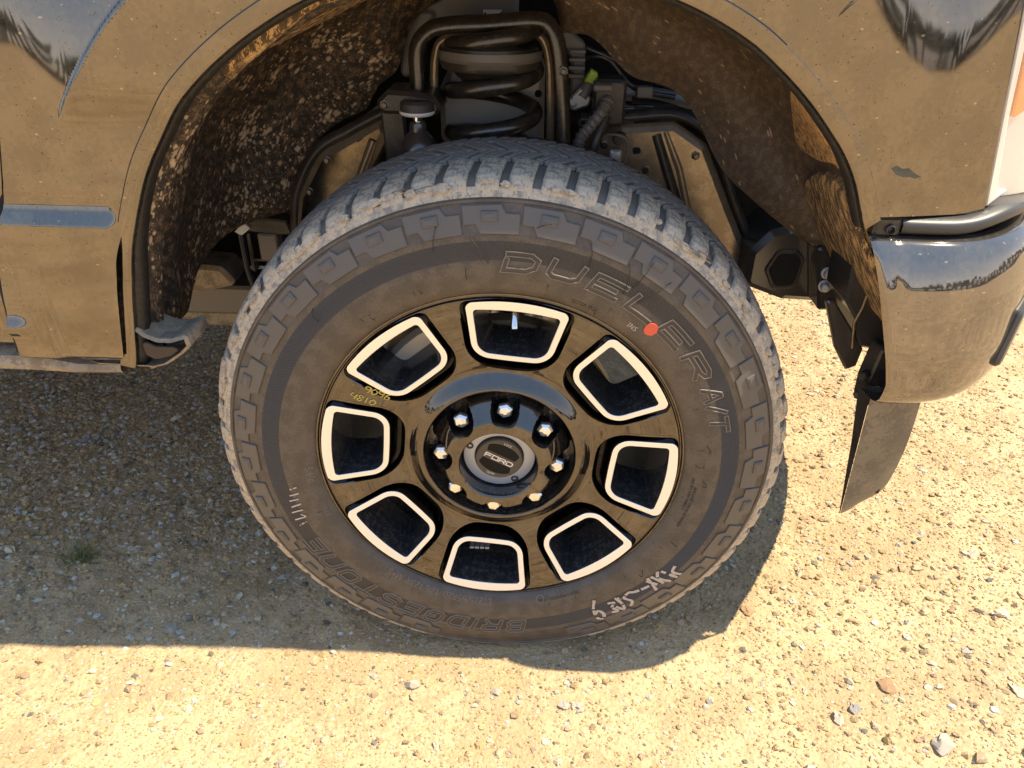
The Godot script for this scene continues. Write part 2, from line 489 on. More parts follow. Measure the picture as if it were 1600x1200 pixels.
# letters as one continuous stroke each, on a field 0..1 wide and high
const STROKES := {
	"D": [0.0, 1, 0.75, 1, 1, 0.75, 1, 0.25, 0.75, 0, 0.0, 0, 0.0, 0.62], "U": [0.0, 1, 0.0, 0.2, 0.2, 0, 0.8, 0, 1, 0.2, 1, 1],
	"E": [1.0, 1, 0.0, 1, 0.0, 0.5, 0.8, 0.5, 0.0, 0.5, 0.0, 0, 1, 0], "L": [0.0, 1, 0.0, 0, 1, 0],
	"R": [0.0, 0, 0.0, 1, 0.8, 1, 1, 0.85, 1, 0.6, 0.8, 0.45, 0.05, 0.45, 0.55, 0.45, 1, 0], "B": [0.0, 0.0, 0.0, 1, 0.75, 1, 0.95, 0.86, 0.95, 0.66, 0.78, 0.52, 0.05, 0.52, 0.8, 0.52, 1, 0.36, 1, 0.16, 0.8, 0, 0.0, 0],
	"I": [0.5, 0.0, 0.5, 1], "G": [1.0, 0.8, 0.8, 1, 0.2, 1, 0.0, 0.8, 0.0, 0.2, 0.2, 0, 0.8, 0, 1, 0.2, 1, 0.48, 0.55, 0.48], "S": [1.0, 0.85, 0.8, 1, 0.2, 1, 0.0, 0.82, 0.0, 0.66, 0.2, 0.52, 0.8, 0.48, 1, 0.34, 1, 0.16, 0.8, 0, 0.2, 0, 0.0, 0.15],
	"T": [0.0, 1, 0.5, 1, 0.5, 0, 0.5, 1, 1, 1], "O": [0.2, 0.0, 0.8, 0, 1, 0.2, 1, 0.8, 0.8, 1, 0.2, 1, 0.0, 0.8, 0.0, 0.2, 0.2, 0, 0.5, 0.0], "N": [0.0, 0, 0.0, 0.85, 0.2, 1, 0.8, 1, 1, 0.8, 1, 0],
	"A": [0.0, 0, 0.42, 1, 0.58, 1, 0.85, 0.35, 0.14, 0.35, 0.85, 0.35, 1, 0], "/": [0.0, 0, 1, 1], "F": [0.0, 0.0, 0.0, 0.5, 0.9, 0.5, 0.0, 0.5, 0.0, 1, 1, 1],
}

func stroke_fill(path: PackedVector2Array, w: float, h: float) -> Geo:
	var g := Geo.new()
	for k in path.size() - 1:
		var d := (path[k + 1] - path[k]).normalized()
		var s := Vector2(-d.y, d.x) * w
		var steps := maxi(1, int((path[k + 1] - path[k]).length() / 0.005))
		var hh := h + 0.00004 * k
		for j in steps + 1:
			var q := (path[k] - d * w * 0.9).lerp(path[k + 1] + d * w * 0.9, float(j) / steps)
			g.v.append(Vector3(q.x + s.x, q.y + s.y, hh)); g.v.append(Vector3(q.x - s.x, q.y - s.y, hh))
			if j:
				var b := g.v.size() - 4
				g.quad(b, b + 1, b + 3, b + 2)
	return g

func ridge(poly: PackedVector2Array, w: float, h: float) -> Geo:
	var fine := PackedVector2Array()
	for k in poly.size():
		var a := poly[k]; var b := poly[(k + 1) % poly.size()]
		var n := maxi(1, int((b - a).length() / 0.005))
		for j in n: fine.append(a.lerp(b, float(j) / n))
	var loops := []
	for e in [[-w, 0.0], [-w * 0.4, h], [w * 0.4, h], [w, 0.0]]:
		var l := PackedVector3Array()
		for p in inset(fine, e[0]): l.append(Vector3(p.x, p.y, e[1]))
		loops.append(l)
	return loft(loops)

func raised_text(words: String, a0: float, a1: float, r0: float, r1: float, slant: float, stroke: float, gap := 0.28) -> void:
	# read clockwise, letter tops outwards; a0 and a1 in degrees
	var widths := []
	var total := 0.0
	for c in words:
		var w := 0.32 if c == "I" else 0.55 if c == "/" else 1.0
		widths.append(w); total += w + gap
	total -= gap
	var at := 0.0
	var rm := (r0 + r1) / 2.0
	var per := deg_to_rad(a0 - a1) / total
	for k in words.length():
		var pts := PackedVector2Array()
		var s: Array = STROKES[words[k]]
		var wide: float = widths[k] * per * rm
		for j in range(0, s.size(), 2):
			var x: float = lerpf(stroke, wide - stroke, s[j]) if words[k] != "I" else wide / 2.0
			pts.append(Vector2(x + slant * (s[j + 1] - 0.5), lerpf(r0 + stroke, r1 - stroke, s[j + 1])))
		var th0: float = deg_to_rad(a0) - at * per
		var map := func(p: Vector3) -> Vector3: return polar(Vector3(th0 - p.x / rm, p.y, p.z))
		var fill := stroke_fill(pts, stroke, 0.0004)
		for q in fill.v.size(): fill.v[q] = map.call(fill.v[q])
		var o := put(wheel, "raised_letter", auto_mesh(fill, 30.0), M.letter_rubber)
		var rd := Geo.new()
		for poly in Geometry2D.offset_polyline(pts, stroke * 1.0, Geometry2D.JOIN_MITER, Geometry2D.END_SQUARE):
			rd.add(ridge(poly, 0.0011, 0.0017))
		for q in rd.v.size(): rd.v[q] = map.call(rd.v[q])
		var am: ArrayMesh = o.mesh
		am.add_surface_from_arrays(Mesh.PRIMITIVE_TRIANGLES, auto_mesh(rd, 20.0).surface_get_arrays(0))
		o.set_surface_override_material(1, M.ridge_rubber)
		at += widths[k] + gap

func small_text(called: String, words: String, a0: float, r0: float, high: float, m: Material, inward := false) -> void:
	var t := TextMesh.new()
	var f := SystemFont.new()
	f.font_names = PackedStringArray(["Droid Sans"])
	t.font = f; t.text = words; t.font_size = 32; t.pixel_size = high / 24.0; t.depth = 0.0006; t.curve_step = 2.0
	t.horizontal_alignment = HORIZONTAL_ALIGNMENT_LEFT
	var arr := t.get_mesh_arrays()
	var g := Geo.new()
	var vs: PackedVector3Array = arr[Mesh.ARRAY_VERTEX]
	for p in vs:
		var q := polar(Vector3(deg_to_rad(a0) - p.x / (r0 + high / 2.0), r0 + p.y + high * 0.45, 0.0004 + p.z))
		g.v.append(q)
	g.i = arr[Mesh.ARRAY_INDEX]
	put(wheel, called, auto_mesh(g, 20.0), m)

func scrawl(called: String, pts: Array, w: float, m: Material, map: Callable, parent: Node) -> void:   # a hand-drawn line
	var g := Geo.new()
	for line in pts:
		var c := PackedVector3Array()
		for k in range(0, line.size(), 2): c.append(Vector3(line[k], line[k + 1], 0))
		c = curve(c, 6)
		for k in c.size():
			var d := (c[mini(k + 1, c.size() - 1)] - c[maxi(k - 1, 0)]).normalized()
			var s := Vector3(-d.y, d.x, 0) * w * rng.randf_range(0.8, 1.1)
			g.v.append(map.call(c[k] + s + Vector3(0, 0, 0.0009))); g.v.append(map.call(c[k] - s + Vector3(0, 0, 0.0009)))
			if k and rng.randf() > 0.07:
				var b := g.v.size() - 4
				g.quad(b, b + 1, b + 3, b + 2)
	put(parent, called, smooth_mesh(g), m)

func curved_block(a0: float, a1: float, skew: float, prof: PackedVector2Array, chamfer := 0.0015) -> Geo:   # a tread block: (radius, z) outline swept over an angle, leaning by skew
	var loops := []
	var mid := Vector2.ZERO
	for p in prof: mid += p / prof.size()
	var ca := chamfer / 0.42
	for e in [[0.0, 0.86], [0.0 + ca, 1.0], [0.5, 1.0], [1.0 - ca, 1.0], [1.0, 0.86]]:
		var l := PackedVector3Array()
		var t: float = e[0]
		if t == ca: t = ca / (a1 - a0)
		if e[0] == 1.0 - ca: t = 1.0 - ca / (a1 - a0)
		for p in prof:
			var q: Vector2 = mid + (p - mid) * (e[1] if e[1] == 1.0 else 0.97)
			q.x = minf(q.x, p.x - (0.0 if e[1] == 1.0 else chamfer * 0.8)) if p.x > mid.x else q.x
			var a := lerpf(a0, a1, t) + skew * (p.y - mid.y)
			l.append(Vector3(q.x * cos(a), q.x * sin(a), q.y))
		loops.append(l)
	return loft(loops, true, true, true)

func build_wheel() -> void:
	wheel = Node3D.new()
	wheel.name = "wheel"
	truck.add_child(wheel, true)
	wheel.position = Vector3(0, HUB, 0)
	# --- tyre carcass
	var prof := PackedVector2Array()
	for k in range(0, TYRE.size(), 2): prof.append(Vector2(TYRE[k], TYRE[k + 1]))
	prof.append_array(p2([0.403, -0.008, 0.4105, -0.016, 0.4145, -0.027, 0.4165, -0.045, 0.4185, -0.08, 0.4195, -0.135, 0.4185, -0.19, 0.4145, -0.243, 0.4, -0.262, 0.37, -0.278, 0.31, -0.282, 0.26, -0.262]))
	var fine := PackedVector2Array()
	for k in prof.size() - 1:
		var n := 1 if (prof[k + 1] - prof[k]).length() < 0.006 else 3
		for j in n: fine.append(prof[k].lerp(prof[k + 1], float(j) / n))
	fine.append(prof[-1])
	var ty := lathe(fine, 200)
	for k in ty.v.size(): ty.v[k] = squash(ty.v[k])
	part("tyre", ty, M.sidewall_rubber, wheel, 24.0)
	# groove floor of the tread, a dark sleeve just over the carcass
	var sl := lathe(p2([0.3985, -0.0035, 0.4045, -0.0082, 0.4120, -0.0163, 0.4162, -0.0272, 0.4182, -0.045, 0.4200, -0.08, 0.4210, -0.135, 0.4200, -0.19, 0.4160, -0.24]), 160)
	for k in sl.v.size(): sl.v[k] = squash(sl.v[k])
	part("tread_groove_floor", sl, M.groove_rubber, wheel, 40.0)
	part("tread_valley", squashed(lathe(p2([0.4195, -0.0735, 0.4206, -0.08, 0.4216, -0.135, 0.4206, -0.19, 0.4170, -0.24]), 160)), M.dark_valley, wheel, 40.0)
	# serrated dark band on the sidewall
	var bd := Geo.new()
	for k in 720:
		var a := TAU * k / 720.0; var w := TAU / 720.0 * 0.62
		for e in [[0.0, 0.3222, 0.0001], [w * 0.5, 0.3222, 0.0009], [w, 0.3222, 0.0001], [0.0, 0.3458, 0.0001], [w * 0.5, 0.3458, 0.0009], [w, 0.3458, 0.0001]]:
			bd.v.append(polar(Vector3(a + e[0] + (e[1] - 0.334) * 1.6, e[1], e[2])))
		var b := bd.v.size() - 6
		bd.quad(b, b + 3, b + 4, b + 1); bd.quad(b + 1, b + 4, b + 5, b + 2)
	var band := part("serrated_band", bd, M.dark_rubber, wheel, 10.0)
	band.set_meta("kind", "stuff")
	var under := lathe(p2([0.3215, tyre_z(0.3215) + 0.00012, 0.334, tyre_z(0.334) + 0.00012, 0.3462, tyre_z(0.3462) + 0.00012]), 200)
	for k in under.v.size(): under.v[k] = squash(under.v[k])
	part("sidewall_band", under, M.dark_rubber, wheel, 60.0)
	# sidewall lugs: a stepped plate with a raised box, 32 round the tyre
	var pitch := TAU / 32.0
	var lugs := Geo.new()
	var pol := func(p: Vector3) -> Vector3: return polar(Vector3(p.x, p.y, p.z))
	var arc_plate := func(pts: Array, h0: float, h1: float, b: float) -> Geo:
		var q := PackedVector2Array()
		for k in range(0, pts.size(), 2):       # written in metres along r = 0.37
			q.append(Vector2(pts[k], pts[k + 1]))
		return plate(q, h0, h1, b, func(p: Vector3) -> Vector3: return Vector3((p.y) * cos(p.x / 0.37), p.y * sin(p.x / 0.37), tyre_z(p.y) + p.z))
	lugs.add(arc_plate.call([-0.0355, 0.3560, 0.014, 0.3560, 0.020, 0.3670, 0.0345, 0.3670, 0.0345, 0.3898, -0.012, 0.3898, -0.018, 0.3800, -0.0355, 0.3800], -0.003, 0.0026, 0.0010))
	lugs.add(arc_plate.call([-0.008, 0.3705, 0.012, 0.3705, 0.012, 0.3830, -0.008, 0.3830], 0.0010, 0.0052, 0.0014))
	lugs.add(arc_plate.call([-0.005, 0.3735, 0.009, 0.3735, 0.009, 0.3800, -0.005, 0.3800], 0.0046, 0.0058, 0.0004))
	var lug_mesh := auto_mesh(lugs, 20.0)
	for k in 32:
		var a := pitch * k + 0.03
		if absf(wrapf(a + PI / 2, -PI, PI)) < 0.32: continue       # pressed into the ground
		put(wheel, "sidewall_lug", lug_mesh, M.lug_rubber, Transform3D(Basis(Vector3.BACK, a), Vector3.ZERO))
	# tread blocks
	var shoulder := curved_block(0.0, TAU / 64.0 * 0.73, 0.25, p2([0.4050, -0.0056, 0.4110, -0.0096, 0.4160, -0.0142, 0.4205, -0.0225, 0.4235, -0.036, 0.4255, -0.058, 0.4262, -0.072, 0.415, -0.072, 0.405, -0.03, 0.395, -0.010]), 0.003)
	var sh_mesh := auto_mesh(shoulder, 30.0)
	part("shoulder_band", squashed(lathe(p2([0.3965, -0.0022, 0.3990, -0.0028, 0.4040, -0.0060, 0.4068, -0.0080, 0.4080, -0.0098]), 180)), M.shoulder_rubber, wheel, 40.0)
	var rows := []
	for row in [[-0.0765, -0.106, 1.5, 0.4268, 0.4280], [-0.1120, -0.149, -1.6, 0.4282, 0.4285], [-0.1560, -0.188, 1.5, 0.4282, 0.4268], [-0.1925, -0.238, -0.8, 0.4262, 0.4190]]:
		var g := Geo.new()
		var each := TAU / 64.0
		for s in 3:                                # sipes cut every block into slices
			var a0: float = each * (s * 0.285); var a1: float = a0 + each * 0.232
			g.add(curved_block(a0, a1, row[2], p2([0.415, row[0], row[3] - 0.0006 * (s % 2), row[0], (row[3] + row[4]) / 2.0 + 0.0003 - 0.0006 * (s % 2), (row[0] + row[1]) / 2.0, row[4] - 0.0006 * (s % 2), row[1], 0.415, row[1]]), 0.0012))
		rows.append(auto_mesh(g, 30.0))
	var rest := Geo.new()
	for k in 64:
		var a := TAU / 64.0 * k
		var deg := rad_to_deg(a)
		if deg > 248.0 and deg < 292.0: continue
		var turn := Transform3D(Basis(Vector3.BACK, a), Vector3.ZERO)
		put(wheel, "shoulder_block", sh_mesh, M.shoulder_rubber, turn)
		if deg < 185.0 or deg > 330.0:
			for r in (3 if deg < 170.0 and deg > 10.0 else 1):
				put(wheel, "tread_block", rows[r], M.tread_rubber, Transform3D(Basis(Vector3.BACK, a + r * 0.03), Vector3.ZERO))
	# dried mud caked over the shoulder
	rng.seed = 63
	var on_shoulder := func(p: Vector3) -> Vector3:
		var t := clampf(p.y * 20.0, 0.0, 1.0)
		var r := table([0.0, 0.4040, 0.3, 0.4105, 0.6, 0.4165, 1.0, 0.4232], t) + p.z * 0.5
		return squash(Vector3(r * cos(p.x), r * sin(p.x), table([0.0, -0.0052, 0.3, -0.0092, 0.6, -0.0148, 1.0, -0.0280], t) + p.z * 0.85))
	for k in 46:
		var mid := deg_to_rad(rng.randf_range(84.0, 172.0) if k < 30 else rng.randf_range(5.0, 84.0))
		var wide := rng.randf_range(0.012, 0.050); var high := rng.randf_range(0.005, 0.013); var low := rng.randf_range(0.010, 0.030)
		var poly := PackedVector2Array()
		var n := 18
		for j in n:
			var a := TAU * j / n
			var w := rng.randf_range(0.65, 1.1)
			poly.append(Vector2(mid + cos(a) * wide * w, clampf(low + high * sin(a) * w, 0.001, 0.046)))
		put(wheel, "caked_mud_and_patch", auto_mesh(plate(round_poly(poly, [0.002], 2), -0.002, rng.randf_range(0.0024, 0.0038), 0.0004, on_shoulder), 40.0), M.pale_mud)
	# --- lettering on the tyre
	raised_text("DUELER", 89.2, 30.4, 0.3065, 0.3335, 0.006, 0.0030)
	raised_text("A/T", 27.2, 14.0, 0.3075, 0.3345, 0.006, 0.0026, 0.16)
	raised_text("BRIDGESTONE", -82.0, -152.5, 0.3215, 0.3520, 0.007, 0.0029)
	small_text("size_marking", "LT275/65R20  126/123R  M+S", -92.0, 0.2795, 0.0105, M.ridge_rubber)
	small_text("tyre_marking", "RH-S", -171.0, 0.2795, 0.0105, M.ridge_rubber)
	small_text("tyre_marking", "30HSG2", -157.5, 0.281, 0.006, M.ridge_rubber)
	small_text("tyre_marking", "INS", 55.0, 0.288, 0.007, M.chalk)
	small_text("tyre_marking", "OUTER SIDE", 71.0, 0.281, 0.005, M.dark_rubber)
	small_text("tyre_marking", "DOT 9B1 LOAD RANGE E", -2.0, 0.285, 0.0042, M.dark_rubber)
	small_text("tyre_marking", "MAX LOAD 1700 KG AT 550 KPA", -5.0, 0.291, 0.0042, M.dark_rubber)
	small_text("tyre_marking", "TREAD 2 POLYESTER 2 STEEL", -62.0, 0.283, 0.0042, M.dark_rubber)
	# thin moulding lines and a small ring
	for a in [-10.0, -30.0, -46.0, -64.0, -73.0, -127.0, -160.0, 8.0, 22.0, 61.0, 78.0, 112.0, 128.0]:
		var q := plate(p2([-0.0006, 0.279, 0.0006, 0.279, 0.0006, 0.297, -0.0006, 0.297]), 0.0, 0.0009, 0.0003, func(p: Vector3) -> Vector3: return polar(Vector3(deg_to_rad(a) - p.x / 0.29, p.y, p.z)))
		put(wheel, "moulding_line", auto_mesh(q), M.dark_rubber)
	var ring := Geo.new()
	var ringpath := PackedVector2Array()
	for k in 24: ringpath.append(Vector2(0.006 * cos(TAU * k / 24), 0.006 * sin(TAU * k / 24)))
	ring.add(ridge(ringpath, 0.0009, 0.0011))
	for k in ring.v.size(): ring.v[k] = polar(Vector3(deg_to_rad(-75.5) - ring.v[k].x / 0.283, 0.283 + ring.v[k].y, ring.v[k].z))
	put(wheel, "moulded_ring", auto_mesh(ring, 20.0), M.ridge_rubber)
	# rubber vent hairs
	for h in [[104.0, 0.340, 0.035, 70.0], [96.0, 0.352, 0.04, -60.0], [72.0, 0.365, 0.03, -75.0], [60.0, 0.335, 0.045, 85.0], [57.0, 0.320, 0.05, 70.0], [61.0, 0.322, 0.04, 110.0], [83.0, 0.366, 0.02, 20.0], [98.0, 0.298, 0.02, 80.0], [66.0, 0.287, 0.018, -40.0], [125.0, 0.284, 0.01, 90.0], [10.0, 0.300, 0.014, 10.0], [3.0, 0.285, 0.012, 95.0], [-2.0, 0.300, 0.012, 5.0], [-26.0, 0.298, 0.010, 80.0], [-40.0, 0.30, 0.012, 20.0], [136.0, 0.330, 0.02, 60.0], [110.0, 0.29, 0.012, 100.0]]:
		var d: Vector2 = Vector2.from_angle(deg_to_rad(h[3])) * h[2]
		var pts := PackedVector3Array()
		for k in 5:
			var t := k / 4.0
			pts.append(polar(Vector3(deg_to_rad(h[0]) - d.x * t / 0.33, h[1] + d.y * t + 0.004 * sin(t * 3.0), 0.001 + 0.006 * sin(t * PI) + 0.001)))
		put(wheel, "vent_hair", auto_mesh(tube(pts, 0.0006, 5), 80.0), M.seal_black)
	# marks by hand
	var dot := PackedVector2Array()
	for k in 28: dot.append(Vector2(0.0086 * cos(TAU * k / 28) * (1.0 + 0.06 * sin(k * 2.3)), 0.0096 * sin(TAU * k / 28)))
	var dg := plate(dot, 0.0, 0.0012, 0.0002, func(p: Vector3) -> Vector3: return polar(Vector3(deg_to_rad(49.8) - p.x / 0.305, 0.305 + p.y, p.z + 0.0006)))
	put(wheel, "red_dot", auto_mesh(dg), M.red_paint)
	var chalkmap := func(p: Vector3) -> Vector3: return polar(Vector3(deg_to_rad(-47.0) - p.x / 0.335, 0.335 - p.y, p.z + 0.0006))
	scrawl("chalk_scrawl", [[0.085, -0.014, 0.078, -0.022, 0.071, -0.012, 0.076, 0.0, 0.084, -0.006, 0.080, 0.010, 0.070, 0.026], [0.058, -0.014, 0.048, -0.016, 0.052, -0.004, 0.044, 0.004, 0.054, 0.008], [0.046, -0.006, 0.038, -0.018, 0.034, -0.006, 0.036, 0.012, 0.030, 0.004],
		[0.026, -0.018, 0.018, -0.010, 0.024, 0.004, 0.012, 0.010, 0.004, 0.006], [0.006, 0.006, -0.012, 0.002, -0.024, 0.0], [-0.026, -0.016, -0.034, 0.016], [-0.036, -0.010, -0.028, 0.012], [-0.044, -0.012, -0.040, 0.014], [-0.054, -0.018, -0.046, 0.002, -0.056, 0.014], [-0.066, -0.020, -0.060, 0.010], [-0.076, -0.024, -0.070, -0.006, -0.082, 0.0]], 0.0027, M.chalk, chalkmap, wheel)
	var chalk2 := func(p: Vector3) -> Vector3: return polar(Vector3(deg_to_rad(-163.0) - p.x / 0.325, 0.325 + p.y, p.z + 0.0006))
	scrawl("chalk_scrawl", [[-0.030, 0.010, -0.026, -0.004], [-0.018, 0.012, -0.016, -0.008, -0.010, -0.002], [-0.004, 0.010, -0.002, -0.010], [0.006, 0.006, 0.010, -0.012], [0.018, 0.004, 0.020, -0.012], [0.028, 0.0, 0.031, -0.016], [0.04, -0.004, 0.043, -0.016]], 0.0014, M.chalk, chalk2, wheel)
	# --- rim: face, barrel, eight raised windows
	var cut_loop := window_loop(-0.0021, -0.0110, -0.0230)
	var na := 128; var nr := 200
	var rr := PackedFloat32Array()
	for k in nr + 1:
		var t := float(k) / nr
		rr.append(lerpf(0.110, 0.148, t / 0.30) if t < 0.30 else lerpf(0.148, 0.262, (t - 0.30) / 0.50) if t < 0.8 else lerpf(0.262, 0.273, (t - 0.8) / 0.2))
	var sv := PackedVector3Array(); var sn := PackedVector3Array(); var si := PackedInt32Array()
	for a in na + 1:
		var th := deg_to_rad(-22.5 + 45.0 * a / na)
		for k in nr + 1:
			var slope := (face_z(rr[k] + 0.0004) - face_z(rr[k] - 0.0004)) / 0.0008
			sv.append(Vector3(rr[k] * sin(th), rr[k] * cos(th), face_z(rr[k])))
			sn.append(Vector3(-slope * sin(th), -slope * cos(th), 1.0).normalized())
	for a in na:
		var th2 := deg_to_rad(-22.5 + 45.0 * (a + 0.5) / na)
		for k in nr:
			var rm := (rr[k] + rr[k + 1]) / 2.0
			if Geometry2D.is_point_in_polygon(Vector2(rm * sin(th2), rm * cos(th2)), cut_loop): continue
			var q := a * (nr + 1) + k
			si.append_array([q, q + 1, q + nr + 2, q, q + nr + 2, q + nr + 1])
	var spoke := surface(sv, sn, PackedVector2Array(), si)
	for w in 8: put(wheel, "spoke_segment", spoke, M.wheel_paint, Transform3D(Basis(Vector3.BACK, deg_to_rad(LOOK - 90.0 + 45.0 * w)), Vector3.ZERO))
	part("rim_barrel", lathe(p2([0.2725, -0.010, 0.2600, -0.016, 0.2520, -0.030, 0.2480, -0.060, 0.2380, -0.110, 0.2350, -0.200, 0.2480, -0.240, 0.2650, -0.262]), 96), M.pocket_black, wheel, 50.0)
	var pit := func(p: Vector2, d: float) -> float: return face_z(p.length()) - d * clampf((0.255 - p.length()) / 0.06, 0.12, 1.0)
	var l_flange := lift(window_loop(-0.0024, -0.0125, -0.0245), func(p: Vector2) -> float: return face_z(p.length()) + 0.0002)
	var l_rim := lift(window_loop(-0.0019, -0.0095, -0.0215), func(p: Vector2) -> float: return face_z(p.length()) + 0.0003)
	var l_bank := lift(window_loop(-0.0017, -0.0083, -0.0192), func(p: Vector2) -> float: return pit.call(p, 0.0035))
	var l_base := lift(window_loop(-0.0014, -0.0064, -0.0138), func(p: Vector2) -> float: return pit.call(p, 0.0150))
	var l_fil := lift(window_loop(-0.0011, -0.0044, -0.0080), func(p: Vector2) -> float: return pit.call(p, 0.0170))
	var l_up := lift(window_loop(-0.0008, -0.0018, -0.0022), func(p: Vector2) -> float: return accent_z(p.y) - 0.0018)
	var l_edge := lift(window_loop(0.0, 0.0, 0.0), func(p: Vector2) -> float: return accent_z(p.y) - 0.0002)
	var l_a1 := lift(window_loop(0.0006, 0.0006, 0.0006), func(p: Vector2) -> float: return accent_z(p.y) + 0.0002)
	var l_a2 := lift(window_loop(0.0105, 0.0082, 0.0075), func(p: Vector2) -> float: return accent_z(p.y) + 0.0002)
	var l_in := lift(window_loop(0.0111, 0.0088, 0.0081), func(p: Vector2) -> float: return accent_z(p.y) - 0.0006)
	var l_w1 := lift(window_loop(0.0130, 0.0110, 0.0105), func(p: Vector2) -> float: return accent_z(p.y) - 0.006)
	var l_w2 := lift(window_loop(0.0180, 0.0170, 0.0160), func(p: Vector2) -> float: return -0.050)
	var l_w3 := lift(window_loop(0.0205, 0.0215, 0.0200), func(p: Vector2) -> float: return -0.078)
	var snout := auto_mesh(loft([l_bank, l_base, l_fil, l_up, l_edge]), 42.0)
	var flange := auto_mesh(loft([l_flange, l_rim, l_bank]), 35.0)
	var accent := auto_mesh(loft([l_edge, l_a1, l_a2, l_in]), 50.0)
	var shaft := auto_mesh(loft([l_in, l_w1, l_w2, l_w3]), 40.0)
	for w in 8:
		var turn := Transform3D(Basis(Vector3.BACK, deg_to_rad(LOOK - 90.0 + 45.0 * w)), Vector3.ZERO)
		put(wheel, "window_flange", flange, M.wheel_paint, turn)
		put(wheel, "window_surround", snout, M.wheel_dark_reflection, turn)
		put(wheel, "window_accent", accent, M.machined, turn)
		put(wheel, "window_shaft", shaft, M.pocket_black, turn)
	# hub: a coned cover with eight slots for the nuts
	var hub_nut := deg_to_rad(LOOK)
	var hubf := func(u: float, v: float) -> Vector3:
		var r := lerpf(0.0572, 0.1115, v)
		var a := TAU * u
		var z := table([0.0572, 0.0095, 0.0590, 0.0120, 0.0760, 0.0120, 0.0790, 0.0100, 0.1030, -0.0250, 0.1060, -0.0320, 0.1075, -0.054, 0.1115, -0.055], r)
		var d := absf(wrapf(a - hub_nut, -PI / 8, PI / 8))
		var px := r * cos(d) ; var py := r * sin(d)
		var slot := Vector2(px - clampf(px, 0.0885, 0.2), py).length()
		return Vector3(r * cos(a), r * sin(a), lerpf(-0.050, z, smoothstep(0.0180, 0.0205, slot)))
	var hub := grid(512, 64, hubf, true)
	var slots := Geo.new()
	slots.v = hub.v
	var top := PackedInt32Array()
	for k in range(0, hub.i.size(), 3):
		var low := maxf(hub.v[hub.i[k]].z, maxf(hub.v[hub.i[k + 1]].z, hub.v[hub.i[k + 2]].z)) < -0.036
		for j in 3: (slots.i if low else top).append(hub.i[k + j])
	hub.i = top
	put(wheel, "hub_cover", auto_mesh(hub, 50.0), M.wheel_paint)
	put(wheel, "hub_slot", auto_mesh(slots, 50.0), M.pocket_black)
	part("hub_recess_wall", lathe(p2([0.1092, -0.056, 0.1097, -0.030, 0.1116, -0.0152]), 96), M.pocket_black, wheel)
	part("hub_bore", lathe(p2([0.0572, 0.0095, 0.0566, 0.004, 0.0563, -0.034, 0.0545, -0.036]), 72), M.pocket_black, wheel)
	# lug nuts
	var nut := Geo.new()
	nut.add(lathe(p2([0.0125, -0.056, 0.0125, -0.0145, 0.0118, -0.0130]), 6, false, false, 0.3))
	var nut_m := auto_mesh(nut, 20.0)
	var cap_m := auto_mesh(lathe(p2([0.0118, -0.0130, 0.0124, -0.0120, 0.0116, -0.0080, 0.0088, -0.0048, 0.0030, -0.0030]), 6, false, true, 0.3), 12.0)
	for w in 8:
		var a := deg_to_rad(LOOK + 45.0 * w)
		var o := Transform3D(Basis(Vector3.BACK, w * 0.4), Vector3(0.0862 * cos(a), 0.0862 * sin(a), 0.002))
		put(wheel, "lug_nut", nut_m, M.chrome, o)
		put(wheel, "lug_nut_tip", cap_m, M.nut_chrome, o)
	# centre cap: silver ring and a turning knob
	part("cap_ring", lathe(p2([0.0545, -0.030, 0.0542, -0.0170, 0.0530, -0.0150, 0.0375, -0.0135, 0.0362, -0.015, 0.0357, -0.024]), 72), M.silver_ring, wheel, 30.0)
	part("cap_knob", lathe(p2([0.0355, -0.024, 0.0355, -0.0085, 0.0340, -0.0070, 0.030, -0.0070]), 64, false, true), M.knob_black, wheel, 30.0)
	var tilt := Transform3D(Basis(Vector3.BACK, deg_to_rad(-27.0)), Vector3(0, 0, -0.010))
	for s in [1.0, -1.0]:
		var scoop := PackedVector2Array()
		for k in 21:
			var x := lerpf(-0.0255, 0.0255, k / 20.0)
			scoop.append(Vector2(x, s * (0.0072 + sqrt(maxf(0.0, 0.030 * 0.030 - x * x)) * 0.62)))
		for e in [0.0235, -0.0235]: scoop.append(Vector2(e, s * 0.0068))
		var g := plate(round_poly(scoop, [0.001], 1), 0.0020, 0.0036, 0.0008)
		put(wheel, "knob_scoop", auto_mesh(g), M.scoop_shade, tilt)  # near-black raised plates: the shade of the finger recesses put into the colour
	var fw := 0.0092
	var k0 := 0
	for c in "FORD":
		var path := PackedVector2Array()
		var s: Array = STROKES[c] if c != "O" else [0.1, 0.0, 1, 0, 1, 1, 0.0, 1, 0.0, 0, 0.5, 0]
		for j in range(0, s.size(), 2): path.append(Vector2(-0.0225 + k0 * 0.0118 + s[j] * fw, -0.0033 + s[j + 1] * 0.0066))
		put(wheel, "emblem_letter", auto_mesh(stroke_fill(path, 0.0009, 0.0042)), M.letter_silver, tilt)
		k0 += 1
	for w in [["LOCK", 0.0, 0.0285, 0.0], ["AUTO", PI, 0.0285, 0.0]]:
		var t := TextMesh.new()
		var f := SystemFont.new()
		f.font_names = PackedStringArray(["Droid Sans"])
		t.font = f; t.text = w[0]; t.font_size = 32; t.pixel_size = 0.00016; t.depth = 0.0004
		var arr := t.get_mesh_arrays()
		var g := Geo.new()
		g.v = arr[Mesh.ARRAY_VERTEX]; g.i = arr[Mesh.ARRAY_INDEX]
		g.moved(Transform3D(Basis(Vector3.BACK, w[1]), Vector3(0, w[2] if w[1] == 0.0 else -w[2], 0.0035)))
		put(wheel, "cap_marking", auto_mesh(g), M.letter_silver, tilt)
